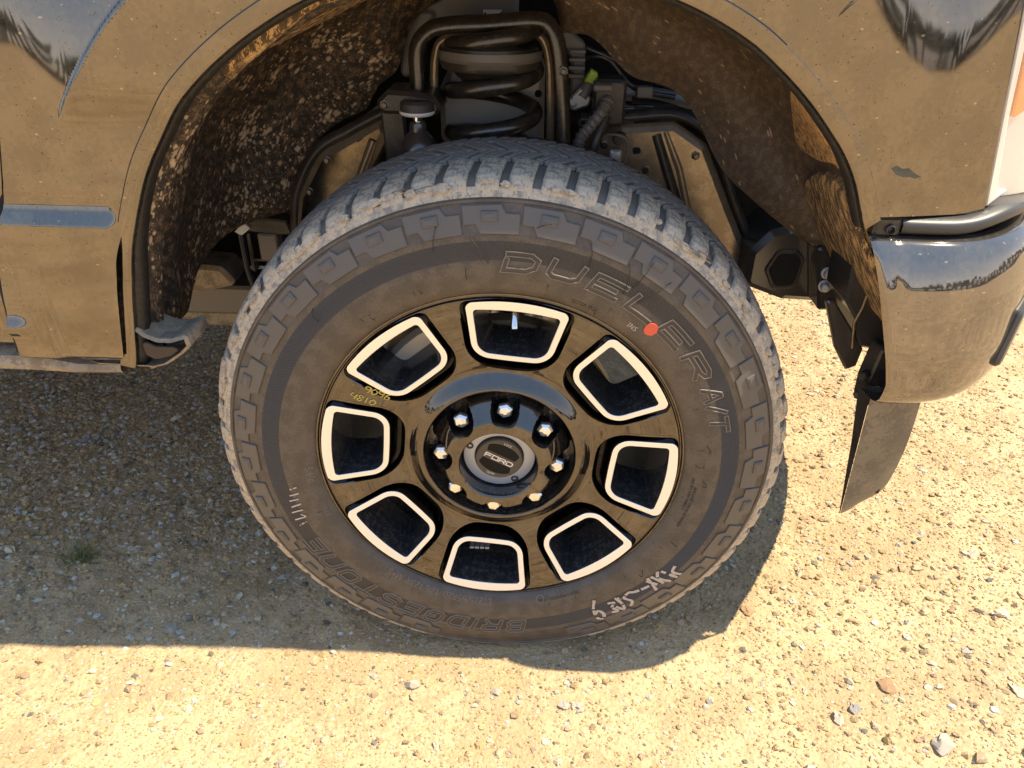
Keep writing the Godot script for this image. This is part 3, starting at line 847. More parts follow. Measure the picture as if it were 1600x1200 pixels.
	for a in [158.0, -60.0]:
		var q := Vector3(0.0475 * cos(deg_to_rad(a)), 0.0475 * sin(deg_to_rad(a)), -0.0148)
		part("cap_screw", lathe(p2([0.0058, -0.004, 0.0058, 0.0012, 0.005, 0.0020, 0.0032, 0.0020, 0.003, 0.0002]), 16, false, true).moved(Transform3D(Basis(), q)), M.black_steel, wheel)
	# valve, balance weights, brake
	var vs := Vector3(0.0185, 0.243, -0.030); var ve := Vector3(0.0200, 0.2105, -0.010)
	part("valve_stem", lathe(p2([0.0045, 0.0, 0.0045, 0.012, 0.0052, 0.0125, 0.0056, 0.030, 0.0045, 0.034]), 16, true, true).moved(along(vs, ve)), M.chrome, wheel)
	for k in 4: part("balance_weight", box(Vector3(-0.046 + k * 0.0085, -0.2085, -0.046), Vector3(0.0072, 0.004, 0.018), 0.0008), M.cast_alloy, wheel)
	part("brake_disc", lathe(p2([0.08, -0.105, 0.090, -0.100, 0.178, -0.100, 0.182, -0.104, 0.182, -0.130, 0.08, -0.130]), 72), M.brake_rust, wheel, 30.0)
	part("brake_hub", lathe(p2([0.115, -0.104, 0.108, -0.075, 0.02, -0.072]), 48, false, true), M.black_steel, wheel, 30.0)
	var cal := PackedVector2Array()
	for k in 9: cal.append(Vector2.from_angle(deg_to_rad(120.0 + k * 7.0)) * 0.215)
	for k in 9: cal.append(Vector2.from_angle(deg_to_rad(176.0 - k * 7.0)) * 0.135)
	part("brake_caliper", plate(cal, -0.15, -0.078, 0.008), M.cast_alloy, wheel)
	part("backing_plate", lathe(p2([0.05, -0.150, 0.160, -0.150, 0.166, -0.144, 0.166, -0.155, 0.05, -0.156]), 64), M.dark_void, wheel, 30.0)
	var ymap := func(p: Vector3) -> Vector3:
		var r := Vector2(p.x, p.y).length()
		return Vector3(p.x, p.y, face_z(r) + p.z)
	rng.seed = 5
	var note := func(lines: Array, at: Vector2, turn: float, s: float) -> Array:
		var out := []
		for l in lines:
			var q := []
			for k in range(0, l.size(), 2):
				var v := at + (Vector2(l[k], l[k + 1]) * s).rotated(turn)
				q.append(v.x); q.append(v.y)
			out.append(q)
		return out
	var nine := [0.9, 0.9, 0.3, 1.0, 0.1, 0.7, 0.6, 0.55, 0.9, 0.9, 0.8, 0.3, 0.6, 0.0]
	var zero := [0.5, 1.0, 0.1, 0.6, 0.4, 0.0, 0.9, 0.5, 0.5, 1.0]
	var six := [0.8, 1.0, 0.3, 0.6, 0.2, 0.1, 0.7, 0.0, 0.8, 0.4, 0.3, 0.45]
	var four := [0.2, 1.0, 0.1, 0.45, 0.9, 0.5, 0.8, 0.9, 0.8, 0.5, 0.7, 0.0]
	var eight := [0.8, 0.9, 0.4, 1.0, 0.3, 0.7, 0.8, 0.3, 0.5, 0.0, 0.2, 0.25, 0.8, 0.7, 0.8, 0.9]
	var one := [0.5, 1.0, 0.5, 0.0]
	var yl := []
	var xs := 0
	for d in [nine, zero, nine, six]:
		yl.append_array(note.call([d], Vector2(-0.1930, 0.1130) + Vector2(0.0085, -0.0050) * xs, deg_to_rad(-30.0), 0.0100)); xs += 1
	xs = 0
	for d in [four, eight, one, zero]:
		yl.append_array(note.call([d], Vector2(-0.2135, 0.1040) + Vector2(0.0082, -0.0046) * xs, deg_to_rad(-30.0), 0.0100)); xs += 1
	scrawl("yellow_note", yl, 0.0009, M.yellow_ink, ymap, wheel)

# ------------------------------------------------------------------ the body (heights relative to the wheel's centre)
const LIP := [38.0, 0.570, 40.5, 0.575, 42.1, 0.580, 45.8, 0.593, 49.3, 0.603, 52.9, 0.610, 57.0, 0.618, 60.4, 0.624, 64.5, 0.631, 70.0, 0.636, 75.0, 0.639, 92.0, 0.643, 108.5, 0.640, 114.0, 0.634, 118.9, 0.628, 125.1, 0.619, 130.6, 0.607, 135.6, 0.595, 140.9, 0.579, 145.6, 0.566, 150.0, 0.552, 156.3, 0.536, 162.5, 0.526]

func lip(deg: float) -> float: return table_smooth(LIP, deg)

func side_z(x: float, y: float, ledge := true) -> float:          # the outside of the fender
	var r := Vector2(x, y).length()
	var deg := rad_to_deg(atan2(y, x))
	var back := smoothstep(75.0, 105.0, deg)
	var w := 0.005
	var edge := table_smooth([100.0, 0.742, 118.0, 0.734, 124.0, 0.729, 133.0, 0.711, 145.0, 0.69], deg)
	var step := smoothstep(0.465, 0.525, y) * back
	var outside := smoothstep(edge - w, edge, r) * back
	# plate of the fender: upright on the raised band, leaning in towards the top outside it
	var y0 := 0.446 + 0.066 * smoothstep(-0.487, -0.545, x)
	var z := 0.008 - 0.5 * 1.15 * pow(maxf(y - y0, 0.0), 2.0) * outside - 0.5 * 0.6 * pow(maxf(y - 0.66, 0.0), 2.0)
	if y > 0.80: z -= 2.2 * pow(y - 0.80, 2.0)
	# at the front the fender folds softly back from the band and up to the lamp
	z -= 0.45 * pow(maxf(y - table_smooth([0.20, 0.72, 0.33, 0.71, 0.384, 0.600, 0.425, 0.523, 0.452, 0.488, 0.475, 0.476, 0.498, 0.492, 0.542, 0.573, 0.60, 0.66], x), 0.0), 2.0) * (1.0 - back)
	# raised band round the arch with a sharp outer edge at the back
	z += 0.013 * step * (1.0 - smoothstep(edge - w, edge, r))
	# ledge along the lower body behind the wheel
	if x < -0.40 and ledge:
		var f := smoothstep(-0.472, -0.486, x)
		z += f * (0.012 * smoothstep(0.3715, 0.3500, y) - 0.0012 * smoothstep(0.392, 0.382, y) * smoothstep(0.370, 0.376, y))
		z -= f * 0.006 * pow(maxf(0.33 - y, 0.0) / 0.17, 1.6)
		z += 0.010 * exp(-pow((y - 0.212) / 0.013, 2.0)) * smoothstep(-0.612, -0.640, x)
		z += 0.006 * smoothstep(-0.585, -0.605, x) * smoothstep(0.30, 0.24, y)
	if x > 0.50: z -= 1.6 * pow(x - 0.50, 2.0)
	z -= 0.018 * smoothstep(0.42, 0.56, x)
	return z

func build_body() -> void:
	var T := Transform3D(Basis(), Vector3(0, HUB, 0))
	# fender: lines run from the arch out to its border, so that every edge is clean
	var rows := []
	var deg := 163.5
	while deg > 40.6:
		rows.append(deg)
		deg -= 0.12 if deg > 139.0 and deg < 148.0 else 0.30
	rows.append(40.6)
	var fender := Geo.new()
	var nv := 130
	var L := rows.size()
	for k in L:
		var d: float = rows[k]
		var a := deg_to_rad(d)
		var r0 := lip(d) + 0.014
		var p0 := Vector2(cos(a), sin(a)) * r0
		if p0.x < 0.0 and p0.y < 0.165: p0.y = 0.165
		var p1: Vector2
		if d > 132.0:                              # out to the door gap, level
			var t := (163.5 - d) / (163.5 - 132.0)
			p1 = Vector2(0, p0.y + t * 0.10)
			p1.x = table([0.10, -0.66, 0.165, -0.655, 0.30, -0.640, 0.40, -0.605, 0.50, -0.578, 0.58, -0.575, 1.0, -0.62], p1.y)
		elif d > 112.0:
			var q := Vector2(-0.575, 0.0)
			q.y = lerpf(lip(132.0) * sin(deg_to_rad(132.0)) + 0.11, 0.98, (132.0 - d) / 20.0)
			q.x = table([0.10, -0.66, 0.165, -0.655, 0.30, -0.640, 0.40, -0.605, 0.50, -0.578, 0.58, -0.575, 1.0, -0.62], q.y)
			p1 = q
		elif d > 66.0: p1 = Vector2(lerpf(-0.62, 0.50, (112.0 - d) / 46.0), 0.98)
		else:
			var y := lerpf(0.98, 0.3868, pow((66.0 - d) / (66.0 - 40.6), 0.85))
			p1 = Vector2(0.550 + (0.60 - y) * 0.178 if y < 0.62 else 0.5464 - (y - 0.62) * 0.14, y)
		if d < 44.0: p0.y = maxf(p0.y, 0.3868)
		if d < 41.0:
			p0.y = 0.3868; p1.y = 0.3868
		for j in nv + 1:
			var t := float(j) / nv
			t = t * 0.45 + t * t * 0.55 if d < 112.0 and d > 60.0 else t
			var p := p0.lerp(p1, t)
			fender.v.append(Vector3(p.x, p.y, side_z(p.x, p.y)))
	for k in L - 1:
		for j in nv:
			var q := k * (nv + 1) + j
			fender.quad(q, q + nv + 1, q + nv + 2, q + 1)
	# hem along the bottom edges: the sheet turns inwards
	var hem := func(ix: Array) -> Geo:
		var loops := []
		for off in [[0.0, 0.0], [-0.002, -0.0025], [-0.007, -0.0025], [-0.03, 0.001]]:
			var l := PackedVector3Array()
			for q in ix: l.append(fender.v[q] + Vector3(0, off[1], off[0]))
			loops.append(l)
		return loft(loops, false)
	var i0 := []; var i1 := []; var i2 := []
	for j in nv + 1:
		i0.append(j); i1.append((L - 1) * (nv + 1) + j)
	for k in L:
		if rows[k] < 66.0: i2.append(k * (nv + 1) + nv)
	put(truck, "front_fender", smooth_mesh(fender), M.black_paint, T)
	put(truck, "fender_hem", smooth_mesh(hem.call(i0)), M.black_paint, T)
	put(truck, "fender_hem", smooth_mesh(hem.call(i1)), M.black_paint, T)
	# lip moulding round the wheel arch
	var arch := []
	for e in [[0.0205, -0.003], [0.0204, -0.0002], [0.0196, 0.0004], [0.0120, 0.0000], [0.0050, -0.0006], [0.0020, -0.0016], [0.0002, -0.004], [-0.0012, -0.010], [0.0, -0.024]]:
		var l := PackedVector3Array()
		for k in 261:
			var d := lerpf(164.0, 40.2, k / 260.0)
			var a := deg_to_rad(d)
			var r := lip(d)
			var b: Vector2 = Vector2(cos(a), sin(a)) * (r + e[0])
			var ref := Vector2(cos(a), sin(a)) * (r + 0.0205)
			l.append(Vector3(b.x, b.y, side_z(ref.x, ref.y, false) + e[1] + 0.001))
		arch.append(l)
	put(truck, "arch_moulding", auto_mesh(loft(arch, false), 50.0), M.black_paint, T)
	var seam := PackedVector3Array()
	for k in 200:
		var d := lerpf(163.0, 62.0, k / 199.0)
		var b := Vector2.from_angle(deg_to_rad(d)) * (lip(d) + 0.0207)
		seam.append(Vector3(b.x, b.y, side_z(b.x, b.y, false) + 0.0002))
	put(truck, "moulding_seam", smooth_mesh(tube(seam, 0.0009, 6)), M.seal_black, T)
	# black seal behind the lip
	var seal := []
	for e in [[-0.0005, -0.008], [-0.0065, -0.010], [-0.0085, -0.020], [-0.006, -0.034], [0.004, -0.045]]:
		var l := PackedVector3Array()
		for k in 201:
			var d := lerpf(163.6, 40.4, k / 200.0)
			var a := deg_to_rad(d)
			var wide := 0.62 + 0.7 * smoothstep(138.0, 152.0, d)
			var b: Vector2 = Vector2(cos(a), sin(a)) * (lip(d) + e[0] * wide)
			var ref := Vector2(cos(a), sin(a)) * (lip(d) + 0.0205)
			l.append(Vector3(b.x, b.y, side_z(ref.x, ref.y, false) + e[1]))
		seal.append(l)
	put(truck, "arch_seal", smooth_mesh(loft(seal, false)), M.seal_dusty, T)
	# arch liner, two shells that leave the suspension open between them
	var shell := func(d0: float, d1: float, edge_r: Array, edge_z: Array, rib: float) -> Geo:
		var g := Geo.new()
		var nu := 150; var nw := 70
		for a in nu + 1:
			var d := lerpf(d0, d1, float(a) / nu)
			var th := deg_to_rad(d)
			var rl := lip(d) if d < 162.5 else 0.526
			var ri := table_smooth(edge_r, d); var zi := table_smooth(edge_z, d)
			var ctl := pv([rl + 0.002, 0, -0.012, rl + 0.006 - rib * 0.022, 0, -0.045, rl + 0.012 - rib * 0.006, 0, -0.085, rl + 0.014 - rib * 0.016, 0, -0.125, rl + 0.016, 0, lerpf(-0.16, zi, 0.2), lerpf(rl + 0.014, ri, 0.22), 0, lerpf(-0.13, zi, 0.74), lerpf(rl, ri, 0.62), 0, lerpf(0.0, zi, 0.93), ri, 0, zi])
			var c := curve(ctl, 10)
			var run := 0.0
			for b in nw + 1:
				var p: Vector3 = c[b]
				if b: run += p.distance_to(c[b - 1])
				var wob := 0.004 * sin(d * 0.31 + p.z * 14.0) * smoothstep(-0.05, -0.2, p.z)
				g.v.append(Vector3((p.x + wob) * cos(th), (p.x + wob) * sin(th), p.z))
				g.uv.append(Vector2(run, th * 0.6))
		for a in nu:
			for b in nw:
				var q := a * (nw + 1) + b
				g.quad(q, q + nw + 1, q + nw + 2, q + 1)
		return g
	put(truck, "rear_arch_liner", smooth_mesh(shell.call(166.0, 93.0, [93.0, 0.600, 98.0, 0.596, 101.0, 0.590, 105.9, 0.570, 110.7, 0.523, 115.4, 0.511, 120.0, 0.485, 130.2, 0.496, 136.2, 0.488, 142.6, 0.464, 147.9, 0.466, 154.5, 0.530, 160.0, 0.555, 165.0, 0.560, 171.0, 0.558, 178.0, 0.560],
		[93.0, -0.37, 120.0, -0.38, 150.0, -0.38, 156.0, -0.33, 162.0, -0.26, 170.0, -0.20, 178.0, -0.17], 1.0)), M.muddy_plastic, T)
	put(truck, "front_arch_liner", smooth_mesh(shell.call(93.2, 20.0, [20.0, 0.592, 23.2, 0.569, 28.8, 0.540, 34.0, 0.512, 39.0, 0.495, 45.7, 0.491, 56.9, 0.517, 63.6, 0.529, 69.8, 0.526, 77.8, 0.551, 82.4, 0.549, 84.3, 0.588, 93.2, 0.600],
		[20.0, -0.25, 24.0, -0.28, 30.0, -0.285, 36.0, -0.285, 42.0, -0.30, 50.0, -0.32, 70.0, -0.33, 93.2, -0.37], 0.0)), M.dusty_plastic, T)
	# on the front liner: an orange lens-shaped patch and a mud streak below it
	var liner_patch := func(pts: Array, radii: Array, high: float) -> Geo:
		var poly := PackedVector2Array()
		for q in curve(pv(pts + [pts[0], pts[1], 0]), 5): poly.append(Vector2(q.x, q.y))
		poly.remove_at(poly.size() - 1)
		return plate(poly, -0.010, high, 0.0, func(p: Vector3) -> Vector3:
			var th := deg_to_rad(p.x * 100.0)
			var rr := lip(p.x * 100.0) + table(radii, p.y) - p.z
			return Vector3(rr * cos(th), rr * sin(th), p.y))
	var front_r := [-0.30, -0.030, -0.26, -0.010, -0.22, 0.004, -0.19, 0.010, -0.125, 0.011, -0.085, 0.010, -0.045, 0.005, -0.012, 0.001]
	put(truck, "caked_mud_and_patch", auto_mesh(liner_patch.call([0.580, -0.030, 0, 0.555, -0.100, 0, 0.510, -0.190, 0, 0.452, -0.225, 0, 0.440, -0.170, 0, 0.452, -0.100, 0, 0.468, -0.035, 0, 0.510, -0.018, 0], front_r, 0.005), 30.0), M.orange_mottle, T)
	put(truck, "caked_mud_and_patch", auto_mesh(liner_patch.call([0.435, -0.020, 0, 0.428, -0.130, 0, 0.395, -0.230, 0, 0.330, -0.262, 0, 0.265, -0.255, 0, 0.222, -0.190, 0, 0.225, -0.060, 0, 0.290, -0.022, 0, 0.360, -0.018, 0], [-0.30, -0.020, -0.26, -0.003, -0.22, 0.007, -0.19, 0.010, -0.125, 0.011, -0.085, 0.010, -0.045, 0.005, -0.012, 0.001], 0.006), 30.0), M.mud_streaks_and_patch, T)
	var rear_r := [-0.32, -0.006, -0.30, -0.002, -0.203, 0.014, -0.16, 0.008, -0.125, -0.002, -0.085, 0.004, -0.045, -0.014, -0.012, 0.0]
	put(truck, "caked_mud_and_patch", auto_mesh(liner_patch.call([1.215, -0.022, 0, 1.215, -0.110, 0, 1.170, -0.210, 0, 1.080, -0.275, 0, 1.000, -0.270, 0, 0.975, -0.150, 0, 0.99, -0.030, 0, 1.09, -0.016, 0], rear_r, 0.006), 30.0), M.mud_streaks_and_patch, T)  # orange patch high on the rear liner
	# door: its front edge shows at the picture's edge
	var door := grid(50, 60, func(u: float, v: float) -> Vector3:
		var y := lerpf(0.20, 1.05, v)
		var x0 := table([0.10, -0.668, 0.165, -0.663, 0.30, -0.648, 0.40, -0.613, 0.50, -0.586, 0.58, -0.583, 1.0, -0.628], y)
		var x := lerpf(x0, -2.0, u * u * 0.7 + u * 0.3)
		return Vector3(x, y, side_z(-0.60, y) * 0.6 - 0.004 * (1.0 - smoothstep(0.0, 0.004, x0 - x)) - 0.002))
	put(truck, "front_door", smooth_mesh(door), M.black_paint, T)
	var jamb := PackedVector3Array()
	for k in 20:
		var y := lerpf(0.165, 1.0, k / 19.0)
		jamb.append(Vector3(table([0.10, -0.664, 0.165, -0.659, 0.30, -0.644, 0.40, -0.609, 0.50, -0.582, 0.58, -0.579, 1.0, -0.624], y), y, side_z(-0.60, y) - 0.020))
	put(truck, "door_seal", smooth_mesh(tube(jamb, 0.012, 8)), M.dark_void, T)
	# sill below the door, step and the mud guard at the arch's lower end
	put(truck, "sill", auto_mesh(loft([pv([-2.2, 0.215, 0.004, -0.655, 0.205, 0.004]), pv([-2.2, 0.175, 0.002, -0.640, 0.178, 0.004]), pv([-2.2, 0.160, -0.02, -0.60, 0.160, -0.02]), pv([-2.2, 0.160, -0.2, -0.60, 0.160, -0.2])], false), 30.0), M.black_paint, T)
	put(truck, "step_bar", auto_mesh(loft([pv([-2.2, 0.163, -0.030, -0.640, 0.163, -0.030, -0.585, 0.153, -0.034, -0.53, 0.152, -0.036]), pv([-2.2, 0.157, 0.004, -0.645, 0.157, 0.004, -0.588, 0.147, 0.004, -0.53, 0.146, 0.002]), pv([-2.2, 0.146, 0.008, -0.650, 0.146, 0.008, -0.590, 0.139, 0.008, -0.53, 0.139, 0.004]), pv([-2.2, 0.134, 0.002, -0.655, 0.134, 0.002, -0.592, 0.132, 0.002, -0.53, 0.133, 0.0]), pv([-2.2, 0.130, -0.05, -0.655, 0.130, -0.05, -0.592, 0.130, -0.05, -0.53, 0.131, -0.04])], false), 50.0), M.mud_pale, T)
	var guard := plate(round_poly(p2([-0.600, 0.168, -0.575, 0.160, -0.508, 0.161, -0.508, 0.199, -0.492, 0.207, -0.482, 0.197, -0.466, 0.190, -0.448, 0.190, -0.425, 0.198, -0.423, 0.180, -0.436, 0.168, -0.462, 0.150, -0.480, 0.145, -0.560, 0.147]), [0.004], 3), -0.06, 0.006, 0.004)
	put(truck, "guard_pocket", auto_mesh(plate(round_poly(p2([-0.488, 0.190, -0.470, 0.180, -0.446, 0.180, -0.438, 0.176, -0.452, 0.166, -0.474, 0.160, -0.486, 0.166]), [0.005], 3), 0.004, 0.0075, 0.001), 30.0), M.muddy_plastic, T)
	put(truck, "mud_guard", auto_mesh(guard, 40.0), M.mud_pale, T)
	# bumper wrapped round the front corner
	var plan := curve(pv([0.43, 0, 0.032, 0.50, 0, 0.038, 0.56, 0, 0.036, 0.615, 0, 0.020, 0.668, 0, -0.016, 0.720, 0, -0.075, 0.775, 0, -0.165, 0.825, 0, -0.25, 0.885, 0, -0.38, 0.945, 0, -0.55, 1.000, 0, -0.95, 0.945, 0, -1.4, 0.80, 0, -1.85]), 14)
	var run := PackedFloat32Array([0.0])
	for k in range(1, plan.size()): run.append(run[-1] + plan[k].distance_to(plan[k - 1]))
	var on_plan := func(s: float, y: float, o: float) -> Vector3:
		var k := 0
		while k < run.size() - 2 and run[k + 1] < s: k += 1
		var t := (s - run[k]) / (run[k + 1] - run[k])
		var p := plan[k].lerp(plan[k + 1], t)
		var d0 := (plan[mini(k + 1, plan.size() - 1)] - plan[maxi(k - 1, 0)]).normalized()
		var d1 := (plan[mini(k + 2, plan.size() - 1)] - plan[k]).normalized()
		var d := d0.lerp(d1, t).normalized()
		return p + Vector3(-d.z, 0, d.x) * o + Vector3(0, y, 0)
	var bprof := curve(pv([-0.090, 0.352, 0, -0.060, 0.360, 0, -0.042, 0.3615, 0, -0.029, 0.357, 0, -0.0185, 0.346, 0, -0.0115, 0.330, 0, -0.0065, 0.313, 0, -0.0036, 0.298, 0, -0.0015, 0.275, 0, -0.0005, 0.25, 0, 0.001, 0.21, 0, -0.003, 0.178, 0, -0.008, 0.155, 0, -0.018, 0.138, 0, -0.036, 0.128, 0, -0.080, 0.122, 0]), 8)
	var bump := grid(200, bprof.size() - 1, func(u: float, v: float) -> Vector3:
		var q := bprof[int(round(v * (bprof.size() - 1)))]
		var s0 := 0.016 + maxf(0.3615 - q.y, 0.0) * 0.33 - maxf(0.17 - q.y, 0.0) * 0.25
		var uu := u * u * 0.6 + u * 0.4
		var s := lerpf(s0, run[-1], uu)
		var end := (1.0 - smoothstep(0.0, 0.006, s - s0)) * 0.005
		return on_plan.call(s, q.y, -(-q.x) * 1.0 - end + 0.002 * exp(-pow((s - s0 - 0.026) / 0.006, 2.0)) * smoothstep(0.30, 0.33, q.y)))
	put(truck, "front_bumper", smooth_mesh(bump), M.bumper_paint, T)
	# fog lamp cover let into the bumper's corner
	var fog_at := func(p: Vector3) -> Vector3: return on_plan.call(0.246 + p.x, 0.226 + p.y, p.z)
	var fo := round_poly(p2([-0.006, -0.046, 0.016, 0.030, 0.060, 0.052, 0.16, 0.052, 0.16, -0.050]), [0.010, 0.012, 0.014, 0.01, 0.010], 5)
	put(truck, "fog_lamp_frame", auto_mesh(plate(fo, -0.004, 0.0065, 0.004, fog_at), 40.0), M.trim_grey, T)
	put(truck, "fog_lamp_cover", auto_mesh(plate(inset(fo, 0.007), 0.004, 0.0075, 0.002, fog_at), 40.0), M.grey_gloss, T)
	# grey filler strip under the fender and lamp
	var strip := []
	for e in [[-0.085, 0.384], [-0.052, 0.3845], [-0.040, 0.382], [-0.035, 0.376], [-0.036, 0.368], [-0.042, 0.3635], [-0.07, 0.363]]:
		var l := PackedVector3Array()
		for k in 81:
			var s := lerpf(0.052, 0.75, k / 80.0)
			l.append(on_plan.call(s, e[1] + 0.012 * smoothstep(0.12, 0.24, s), e[0]))
		strip.append(l)
	put(truck, "filler_strip", auto_mesh(loft(strip, false), 50.0), M.trim_grey, T)
	put(truck, "strip_end_bracket", auto_mesh(box(Vector3(0.470, 0.372, -0.018), Vector3(0.034, 0.024, 0.03), 0.003), 30.0), M.black_steel, T)
	put(truck, "bracket_ring", auto_mesh(lathe(p2([0.006, 0.0, 0.006, 0.004, 0.0045, 0.005, 0.0035, 0.0]), 16).moved(Transform3D(Basis(), Vector3(0.472, 0.370, -0.003)))), M.black_steel, T)
	# headlight
	var lamp := Node3D.new()
	lamp.name = "headlight"; lamp.transform = T
	truck.add_child(lamp, true)
	var edge_x := func(y: float) -> float: return 0.5525 + (0.60 - y) * 0.178 if y < 0.62 else 0.5489 - (y - 0.62) * 0.1
	var lamp_at := func(u: float, y: float, o: float) -> Vector3:
		var x0: float = edge_x.call(y)
		var x := x0 + u
		return Vector3(x, y, -0.013 - 1.6 * pow(maxf(x - 0.50, 0.0), 2.0) - 2.2 * pow(maxf(u - 0.05, 0.0), 2.0) + o)
	var lgrid := func(u0: float, u1: float, y0: float, y1: float, o: float) -> Geo:
		return grid(24, 24, func(u: float, v: float) -> Vector3: return lamp_at.call(lerpf(u0, u1, u), lerpf(y0, y1, v), o))
	put(lamp, "lens", smooth_mesh(lgrid.call(0.002, 0.30, 0.394, 0.66, 0.0)), M.clear_lens)
	put(lamp, "bezel", auto_mesh(plate(p2([0.0, 0.3935, 0.26, 0.400, 0.26, 0.414, 0.013, 0.405, 0.009, 0.50, 0.012, 0.665, 0.0, 0.665, 0.0, 0.50]), -0.02, 0.001, 0.002, func(p: Vector3) -> Vector3: return lamp_at.call(p.x, p.y, p.z)), 40.0), M.lamp_white)
	put(lamp, "reflector", smooth_mesh(lgrid.call(0.004, 0.28, 0.398, 0.655, -0.022)), M.lamp_white)
	put(lamp, "amber_reflector", auto_mesh(plate(round_poly(p2([0.020, 0.492, 0.045, 0.506, 0.075, 0.56, 0.10, 0.64, 0.028, 0.64]), [0.004], 3), -0.02, -0.012, 0.002, func(p: Vector3) -> Vector3: return lamp_at.call(p.x, p.y, p.z)), 40.0), M.amber)
	# air dam hanging under the bumper
	var dam := grid(20, 40, func(u: float, v: float) -> Vector3:
		var y := lerpf(0.132, -0.106, v)
		var x0 := lerpf(0.525, 0.540, v); var x1 := table_smooth([0.0, 0.604, 0.5, 0.612, 0.82, 0.611, 0.93, 0.603, 1.0, 0.584], v)
		var yy := y + (1.0 - u) * -0.002 * v
		return Vector3(lerpf(x0, x1, u), yy, -0.030 - 0.012 * u * u - 0.020 * v * v * u - 0.010 * v))
	put(truck, "air_dam", smooth_mesh(dam), M.dam_plastic, T)
	put(truck, "air_dam_edge", auto_mesh(loft([pv([0.5245, 0.132, -0.031, 0.5320, 0.01, -0.035, 0.5400, -0.109, -0.041]), pv([0.5160, 0.124, -0.055, 0.5275, 0.03, -0.050, 0.5395, -0.1085, -0.043])], false)), M.black_steel, T)
	var dam_front := []
	for e in [[0.0, 0.126], [0.0, -0.080], [-0.012, -0.082], [-0.012, 0.126]]:
		var l := PackedVector3Array()
		for q in curve(pv([0.600, 0, -0.060, 0.638, 0, -0.118, 0.692, 0, -0.200, 0.782, 0, -0.360, 0.860, 0, -0.600, 0.905, 0, -1.0, 0.86, 0, -1.5, 0.75, 0, -1.8]), 6): l.append(Vector3(q.x + e[0], e[1], q.z))
		dam_front.append(l)
	put(truck, "air_dam_front", auto_mesh(loft(dam_front, false), 50.0), M.dam_plastic, T)
	# a scuff and a few scratches on the fender
	var on_side := func(p: Vector3) -> Vector3: return Vector3(p.x, p.y, side_z(p.x, p.y) + p.z)
	put(truck, "scuff_mark", auto_mesh(plate(p2([0.449, 0.445, 0.456, 0.448, 0.463, 0.444, 0.471, 0.445, 0.478, 0.440, 0.490, 0.434, 0.482, 0.432, 0.476, 0.434, 0.467, 0.434, 0.458, 0.437]), -0.001, 0.0004, 0.0001, on_side)), M.scuff, T)
	for q in [[0.318, 0.5495, 0.328, 0.5460], [0.327, 0.5445, 0.345, 0.5405], [0.303, 0.556, 0.309, 0.555], [0.352, 0.517, 0.357, 0.514]]:
		var a2 := Vector2(q[0], q[1]); var b2 := Vector2(q[2], q[3])
		var nn := (b2 - a2).orthogonal().normalized() * 0.0011
		put(truck, "scratch", auto_mesh(plate(PackedVector2Array([a2, a2.lerp(b2, 0.5) + nn, b2, a2.lerp(b2, 0.4) - nn * 0.7]), -0.001, 0.0004, 0.0001, on_side)), M.chalk, T)
	# hood, grille and cab: they stand just outside the picture and cast its shade
	put(truck, "hood", smooth_mesh(grid(20, 20, func(u: float, v: float) -> Vector3:
		var w := absf(v * 2.0 - 1.0)
		return Vector3(lerpf(-0.62, 0.80, u), 0.982 + 0.10 * (1.0 - w * w) - 0.05 * u * u, lerpf(-0.215, -1.68, v)))), M.black_paint, T)
	put(truck, "grille", auto_mesh(box(Vector3(0.79, 0.67, -0.95), Vector3(0.08, 0.60, 1.40), 0.02)), M.grey_plastic, T)
	put(truck, "fender_top", smooth_mesh(loft([pv([-0.62, 0.978, side_z(-0.62, 0.98) , 0.0, 0.978, side_z(0, 0.98), 0.50, 0.978, side_z(0.48, 0.98)]), pv([-0.62, 0.982, -0.22, 0.0, 0.982, -0.22, 0.80, 0.935, -0.22])], false)), M.black_paint, T)
	put(truck, "cab", auto_mesh(box(Vector3(-2.2, 0.95, -0.96), Vector3(2.9, 1.30, 1.75), 0.10)), M.black_paint, T)
	put(truck, "floor_pan", auto_mesh(box(Vector3(-2.0, 0.24, -0.96), Vector3(2.9, 0.10, 1.7), 0.01)), M.black_steel, T)
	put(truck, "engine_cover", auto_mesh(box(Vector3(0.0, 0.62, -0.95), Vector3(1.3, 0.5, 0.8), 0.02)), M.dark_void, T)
	put(truck, "radiator_support", auto_mesh(box(Vector3(0.70, 0.40, -0.95), Vector3(0.10, 0.45, 1.35), 0.01)), M.dark_void, T)

